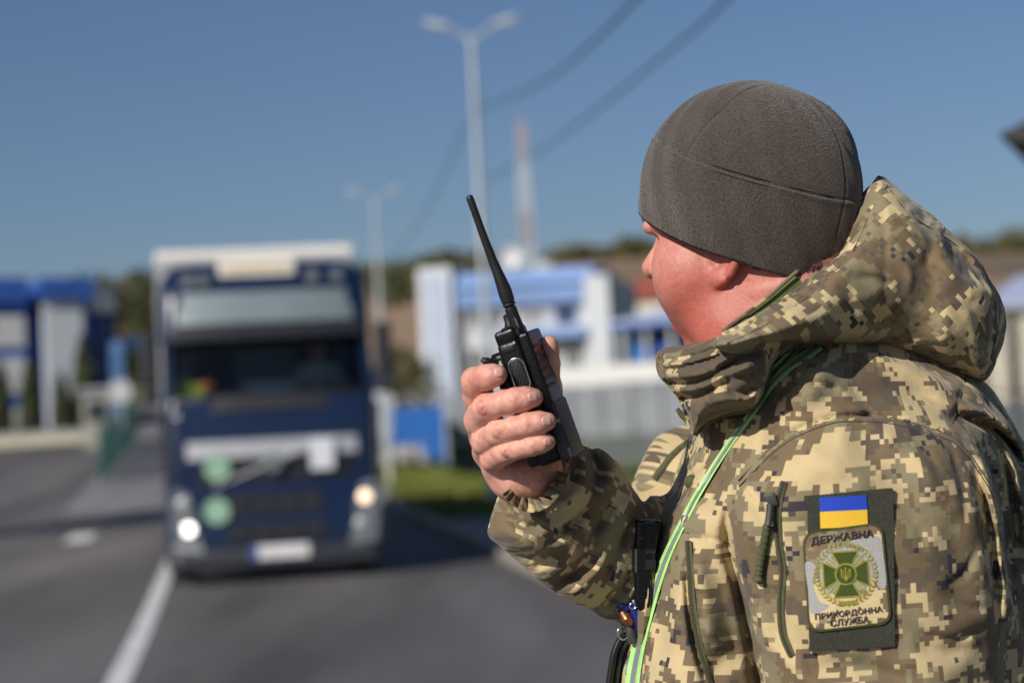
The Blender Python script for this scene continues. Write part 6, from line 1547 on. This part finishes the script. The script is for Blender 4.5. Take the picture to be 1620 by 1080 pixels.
ec = np.array((1338, 907.5)); ra = R(-3.5); ca_, sa_ = math.cos(ra), math.sin(ra); rt = lambda x, y, s=1.0: (ec[0]+s*(x*ca_-y*sa_), ec[1]+s*(x*sa_+y*ca_))
gold, green = [], []
# wreath: a ring of small leaves
for k in range(40):
    a = 2*math.pi*k/40
    if abs(math.sin(a)-(-1)) < .01: continue
    for side in (-1, 1):
        rr_ = 46.5+side*2.2; c = np.array((rr_*math.cos(a), rr_*math.sin(a))); t = np.array((-math.sin(a), math.cos(a)))*(1 if math.cos(a) > 0 else -1)*-1; n_ = np.array((math.cos(a), math.sin(a)))*side
        d_ = (t*.8+n_*.55); d_ /= np.linalg.norm(d_); e_ = np.array((-d_[1], d_[0]))
        gold.append(([rt(*(c-d_*4.2)), rt(*(c+e_*1.7)), rt(*(c+d_*4.2)), rt(*(c-e_*1.7))], .0034, .0042, 0))
for k in range(14):
    x = -12+24*k/13; gold.append(([rt(x-.7, 42.5), rt(x+.7, 42.5), rt(x*1.12+.7, 49), rt(x*1.12-.7, 49)], .0034, .0043, 0))
# cross: gold backed green arms, rays between
for k in range(4):
    an = k*math.pi/2; rot2 = lambda x, y: (x*math.cos(an)-y*math.sin(an), x*math.sin(an)+y*math.cos(an))
    gold.append(([rt(*rot2(-7, -8)), rt(*rot2(-22, -37)), rt(*rot2(22, -37)), rt(*rot2(7, -8))], .0034, .0042, 0))
    green.append(([rt(*rot2(-6, -10)), rt(*rot2(-19, -34.5)), rt(*rot2(19, -34.5)), rt(*rot2(6, -10))], .0038, .0046, 0))
    for da in (-.17, 0, .17):
        a = an+math.pi/4+da; u_ = np.array((math.cos(a), math.sin(a))); e_ = np.array((-u_[1], u_[0]))
        gold.append(([rt(*(u_*14-e_*.6)), rt(*(u_*(41 if da == 0 else 37)-e_*1.5)), rt(*(u_*(41 if da == 0 else 37)+e_*1.5)), rt(*(u_*14+e_*.6))], .0034, .0040, 0))
circ = lambda r_, n=28: [rt(r_*math.cos(2*math.pi*i/n), r_*math.sin(2*math.pi*i/n)) for i in range(n)]
gold.append((circ(17.5), .0038, .0047, 0)); green.append((circ(15), .0045, .0050, 0))
# the trident in the centre
tri = []
def bar(x0, y0, x1, y1, w_): 
    d_ = np.array((x1-x0, y1-y0)); d_ = d_/np.linalg.norm(d_); e_ = np.array((-d_[1], d_[0]))*w_
    return [rt(x0-e_[0], y0-e_[1]), rt(x1-e_[0], y1-e_[1]), rt(x1+e_[0], y1+e_[1]), rt(x0+e_[0], y0+e_[1])]
for q in ((0, -10.5, 0, 10, 1.0), (-7, -8.5, -7, 4, .8), (7, -8.5, 7, 4, .8), (-7, 4, -3, 6, .8), (7, 4, 3, 6, .8), (-7, -8.5, -4, -4, .7), (7, -8.5, 4, -4, .7), (-4, -4, -4, 1, .7), (4, -4, 4, 1, .7), (-4, 1, 0, 8, .7), (4, 1, 0, 8, .7), (-3, 6, 0, 11, .7), (3, 6, 0, 11, .7)):
    tri.append((bar(*q), .0048, .0054, 0))
piece('cross_emblem', green, [M['emb_green']], badge); piece('gold_wreath', gold+tri, [M['emb_gold']], badge)
def lettering(name, text, u0, u1, v0, v1, arc=0.0):
    cu = bpy.data.curves.new(name, 'FONT'); cu.body = text; cu.align_x = 'LEFT'; cu.resolution_u = 3; cu.offset = 0.018
    o = bpy.data.objects.new(name, cu); COL.objects.link(o); bpy.context.view_layer.update(); me = bpy.data.meshes.new_from_object(o.evaluated_get(bpy.context.evaluated_depsgraph_get())); bpy.data.objects.remove(o)
    bm = bmesh.new(); bm.from_mesh(me); bmesh.ops.triangulate(bm, faces=bm.faces)
    r = bmesh.ops.extrude_face_region(bm, geom=bm.faces[:]); top = {v for v in r['geom'] if isinstance(v, bmesh.types.BMVert)}
    co = np.array([v.co[:2] for v in bm.verts]); lo_, hi_ = co.min(0), co.max(0)
    U = u0+(u1-u0)*(co[:, 0]-lo_[0])/(hi_[0]-lo_[0]); Vv = v1-(v1-v0)*(co[:, 1]-lo_[1])/(hi_[1]-lo_[1]); Vv = Vv+arc*((U-.5)**2)*4-0
    pp = np.array([Bp(a, b_) for a, b_ in zip(U, Vv)]); hh = np.array([.0044 if v in top else .0034 for v in bm.verts]); w3 = to_world(VEL(pp[:, 0], pp[:, 1], hh))-FOOT
    for v, q in zip(bm.verts, w3): v.co = q
    bmesh.ops.recalc_face_normals(bm, faces=bm.faces); bm.to_mesh(me); bm.free(); me.materials.clear(); me.materials.append(M['emb_text'])
    o = bpy.data.objects.new(name, me); link(o, badge); return o
lettering('lettering', 'ДЕРЖАВНА', .10, .875, .055, .145, .01); lettering('lettering', 'ПРИКОРДОННА', .09, .90, .815, .885); lettering('lettering', 'СЛУЖБА', .27, .73, .893, .962)
# ---------------------------------------------------------------- things hanging at the chest
EB = to_world(C(1024, 985, 1.905))
SR = empty('body_radio', EB); tag(SR, 'black ribbed radio standing in the chest pocket behind the strap', 'radio')
dev = Pillow([(1005, 826), (1010, 821), (1036, 821), (1049, 824), (1047, 838), (1036, 890), (1030, 960), (1006, 960), (1003, 900)], lambda px, py: 1.868+0*px, .022, 7, pw=4)
lo, hi = cspace_box(995, 1060, 812, 968, 1.83, 1.91, 1.83, 1.91); V, Q = nets(lambda p: dev(p, *proj(p)), lo, hi, .0016); big('housing', [(V, Q, 0, None)], M['radio'], SR, pivot=EB)
def slab(poly, d, h, name, mt, parent, piv_):
    b = MB(); n = len(poly); a = [to_world(C(x, y, d-h))-piv_ for x, y in poly]; c = [to_world(C(x, y, d+.003))-piv_ for x, y in poly]
    b.add(a+c, [tuple(range(n)), tuple(range(n, 2*n))[::-1]]+[(i, (i+1) % n, n+(i+1) % n, n+i) for i in range(n)]); return b.build(name, mt, parent)
for (y0, y1) in ((833, 849), (858, 876), (885, 901)):
    slab(rrect([(1021, y0), (1038, y0-1), (1037, y1-1), (1021, y1)], 2.5, 4), 1.846, .0012, 'key', M['rub'], SR, EB)
slab(rrect([(1020, 823.5), (1036, 823), (1036, 827), (1020, 827.5)], 1, 3), 1.846, .0010, 'name_strip', M['radio_grey'], SR, EB)
slab(rrect([(1004, 868), (1008, 868), (1008, 905), (1004, 905)], 1, 3), 1.846, .0012, 'edge_wear', M['zip_metal'], SR, EB)
slab(rrect([(1008, 849), (1016, 849), (1016, 852), (1008, 852)], 1, 3), 1.846, .0014, 'side_key', M['radio_grey'], SR, EB)
# key tags: blue fobs on rings
KB = to_world(C(1001, 935, 1.87)); KT_ = empty('key_ring', KB); tag(KT_, 'blue plastic key fob with steel ring hanging at the chest', 'key fob')
M['fob_blue'] = mat('blue_plastic', (.012, .022, .20), .28, var=.2, scale=60, coat=.4); M['copper'] = mat('copper', (.45, .17, .07), .35, metal=.9)
def ckit(name, pts, r, mt, n=10, parent=None): b = MB(); b.tube([to_world(C(*p))-KB for p in pts], r, n); return b.build(name, mt, parent or KT_, smooth=50)
ckit('fob', [(1001, 941, 1.868), (1004, 950, 1.866), (1006, 965, 1.866), (1007, 982, 1.867), (1006, 995, 1.869)], [.003, .0055, .0058, .005, .0028], M['fob_blue'])
ckit('fob', [(978, 951, 1.868), (983, 957, 1.866), (991, 961, 1.866), (997, 963, 1.868)], [.0028, .0052, .005, .003], M['fob_blue'])
ckit('eyelet', [(1001+5*math.cos(t), 958+5*math.sin(t), 1.8595) for t in np.linspace(0, 6.29, 18)], .0007, M['chrome'])
ckit('clasp', [(985, 968, 1.866), (991, 978, 1.863), (998, 985, 1.864)], [.0035, .0055, .004], M['copper']); ckit('clasp', [(975, 961, 1.868), (980, 964, 1.866)], [.0022, .0026], M['copper'])
ckit('ring', [(986+9*math.cos(t), 1000+11*math.sin(t), 1.868+.004*math.cos(t)) for t in np.linspace(0, 6.29, 24)], .0008, M['chrome'])
ckit('tag_plate', [(996, 990, 1.870), (999, 1003, 1.870), (1000, 1016, 1.872)], [.004, .0052, .004], M['zip_metal'])
# black headband loop and pale pouch at the lower edge
LB = to_world(C(980, 1060, 1.90)); LO = empty('headset', LB); tag(LO, 'black padded headset band hanging below the key fob', 'headset')
def lkit(name, pts, hw_, th, mt):
    V, Q = ribbon(crom(pts, 8), hw_, th, 0, prof=.003); return big(name, [(V, Q, 0, None)], mt, LO, pivot=LB)
lkit('band', [(993, 1003, 1.895), (981, 1012, 1.892), (972, 1032, 1.890), (967, 1058, 1.890), (963, 1090, 1.89), (962, 1130, 1.89)], 5.5, .012, M['rub'])
lkit('inner_band', [(995, 1009, 1.897), (986, 1022, 1.896), (979, 1046, 1.896), (975, 1075, 1.896), (973, 1130, 1.896)], 5.0, .008, M['radio_grey'])
lkit('pad', [(996, 1016, 1.90), (990, 1035, 1.90), (985, 1065, 1.90), (982, 1130, 1.90)], 5.5, .012, M['rub'])
PB = to_world(C(998, 1080, 1.90)); PO = empty('clear_pouch', PB); tag(PO, 'pale blue plastic pouch edge showing beside the strap at the bottom', 'pouch')
pp_ = Pillow([(994, 1040), (1002, 1022), (1012, 1030), (1012, 1140), (985, 1140), (987, 1070)], lambda px, py: 1.895+0*px, .010, 8)
lo, hi = cspace_box(978, 1020, 1015, 1145, 1.88, 1.91, 1.88, 1.91); V, Q = nets(lambda p: pp_(p, *proj(p)), lo, hi, .0018); M['pouch'] = mat('pale_blue_plastic', (.22, .42, .48), .25, var=.3, scale=120, coat=.5); big('sleeve', [(V, Q, 0, None)], M['pouch'], PO, pivot=PB)
# ---------------------------------------------------------------- trousers and boots (below the picture)
M['boot'] = mat('boot_leather', (.02, .017, .014), .5)
gz0 = float(gz(FOOT[0], FOOT[1]))
def lp_(dx, dy, z): return from_world(np.array((FOOT[0]+dx, FOOT[1]+dy, gz0+z)))
def trous(p):
    f = None
    for s in (-1, 1):
        g = chain(p, [(lp_(.02, s*.10, .90), .115), (lp_(-.01, s*.12, .52), .085), (lp_(.0, s*.14, .16), .070)]); f = g if f is None else smin(f, g, .03)
    return smin(f, chain(p, [(lp_(.0, -.07, .98), .14), (lp_(.0, .07, .98), .14)]), .04)+wobA(p)*.004
cs = np.array([lp_(a, b_, c) for a in (-.3, .3) for b_ in (-.35, .35) for c in (.05, 1.2)]); V, Q = nets(trous, cs.min(0), cs.max(0), .010)
big('trousers', [(V, Q, 0, cyl_uv(V, lp_(0, 0, 0), lp_(0, 0, 1), .2))], M['camo'], MAN)
for s in (-1, 1):
    bf = lambda p: smax(smin(chain(p, [(lp_(.02, s*.14, .30), .056), (lp_(.02, s*.14, .08), .052)]), chain(p, [(lp_(.03, s*.14, .052), .048), (lp_(-.12, s*.15, .044), .046), (lp_(-.19, s*.155, .036), .036)]), .03), -(p-lp_(0, 0, .004))@(lp_(0, 0, 1)-lp_(0, 0, 0)), .004)
    cs = np.array([lp_(a, s*.14+b_, c) for a in (-.27, .12) for b_ in (-.1, .1) for c in (-.02, .38)]); V, Q = nets(bf, cs.min(0), cs.max(0), .007); big('boot', [(V, Q, 0, None)], M['boot'], MAN)
print('all', round(_t.time()-_t0, 1))
# ---------------------------------------------------------------- lorry driver (seen blurred through the windscreen)
lw = lambda x, y, z: from_world(cabw(x, y, z))
def drv(p):
    f = chain(p, [(lw(.62, .86, zw0+.0), .15), (lw(.62, .84, zw0+.28), .155)])
    f = smin(f, chain(p, [(lw(.44, .84, zw0+.34), .07), (lw(.80, .84, zw0+.34), .07)]), .06)
    for s in (-1, 1): f = smin(f, chain(p, [(lw(.62+s*.20, .82, zw0+.33), .062), (lw(.62+s*.27, .66, zw0+.10), .05), (lw(.62+s*.16, .44, zw0+.17), .036)]), .03)
    return f
def drh(p):
    f = smin(ellip(p, lw(.62, .80, zw0+.60), A_(.078, .115, .095)), ellip(p, lw(.62, .765, zw0+.55), A_(.062, .085, .075)), .02)
    f = smin(f, chain(p, [(lw(.62, .70, zw0+.585), .012), (lw(.62, .675, zw0+.565), .016)]), .012)
    for s in (-1, 1):
        f = smin(f, ellip(p, lw(.62+s*.082, .80, zw0+.58), A_(.012, .032, .022)), .006); f = smax(f, -ellip(p, lw(.62+s*.032, .69, zw0+.60), A_(.016, .013, .013)), .008)
    f = smin(f, chain(p, [(lw(.62, .82, zw0+.50), .058), (lw(.62, .84, zw0+.36), .06)]), .02)
    for s in (-1, 1):
        h = chain(p, [(lw(.62+s*.18, .47, zw0+.16), .032), (lw(.62+s*.165, .435, zw0+.18), .04)])
        for k in range(4): h = smin(h, chain(p, [(lw(.62+s*(.17-.012*k), .42, zw0+.20-.02*k), .012), (lw(.62+s*(.16-.012*k), .385, zw0+.205-.02*k), .011), (lw(.62+s*(.14-.01*k), .40, zw0+.20-.02*k), .010)]), .008)
        h = smin(h, chain(p, [(lw(.62+s*.15, .43, zw0+.20), .013), (lw(.62+s*.125, .415, zw0+.23), .011)]), .008); f = np.minimum(f, h)
    return smin(f, drv(p)+.012, .01)
cs = np.array([lw(.62+a, .62+b_, zw0+c) for a in (-.5, .5) for b_ in (-.4, .5) for c in (-.25, .85)])
V, Q = nets(drh, cs.min(0), cs.max(0), .011); big('body', [(V, Q, 0, None)], M['skin'], DV, pivot=DVL)
V, Q = nets(drv, cs.min(0), cs.max(0), .013); M['shirt'] = mat('pale_shirt', (.50, .55, .50), .85, var=.1, scale=30); big('shirt', [(V, Q, 0, None)], M['shirt'], DV, pivot=DVL)
hb_ = lambda p: smax(ellip(p, lw(.62, .815, zw0+.635), A_(.086, .118, .085)), (p-lw(.62, .8, zw0+.63))@(lw(0, 0, 0)-lw(0, 0, 1)), .02)
V, Q = nets(hb_, cs.min(0), cs.max(0), .011); big('hair', [(V, Q, 0, None)], M['hair'], DV, pivot=DVL)
VS = empty('safety_vest', cabw(-.95, .5, zw0+.05)); tag(VS, 'yellow and orange safety vest lying on the passenger dashboard of the lorry', 'vest'); vl = np.array(VS.location)
def vest(p): return smin(ellip(p, lw(-.98, .45, zw0+.14), A_(.17, .14, .12)), ellip(p, lw(-.84, .46, zw0+.10), A_(.14, .10, .10)), .05)+.006*np.sin(p[:, 0]*60+p[:, 1]*40)
cs = np.array([lw(-.95+a, .45+b_, zw0+c) for a in (-.4, .4) for b_ in (-.3, .3) for c in (-.1, .4)]); V, Q = nets(vest, cs.min(0), cs.max(0), .012); big('cloth', [(V, Q, 0, None)], M['vest'], VS, pivot=vl)
def vest2(p): return ellip(p, lw(-.72, .40, zw0+.17), A_(.09, .06, .11))+.005*np.sin(p[:, 0]*70)
V, Q = nets(vest2, cs.min(0), cs.max(0), .012); big('lining', [(V, Q, 0, None)], M['orange'], VS, pivot=vl)
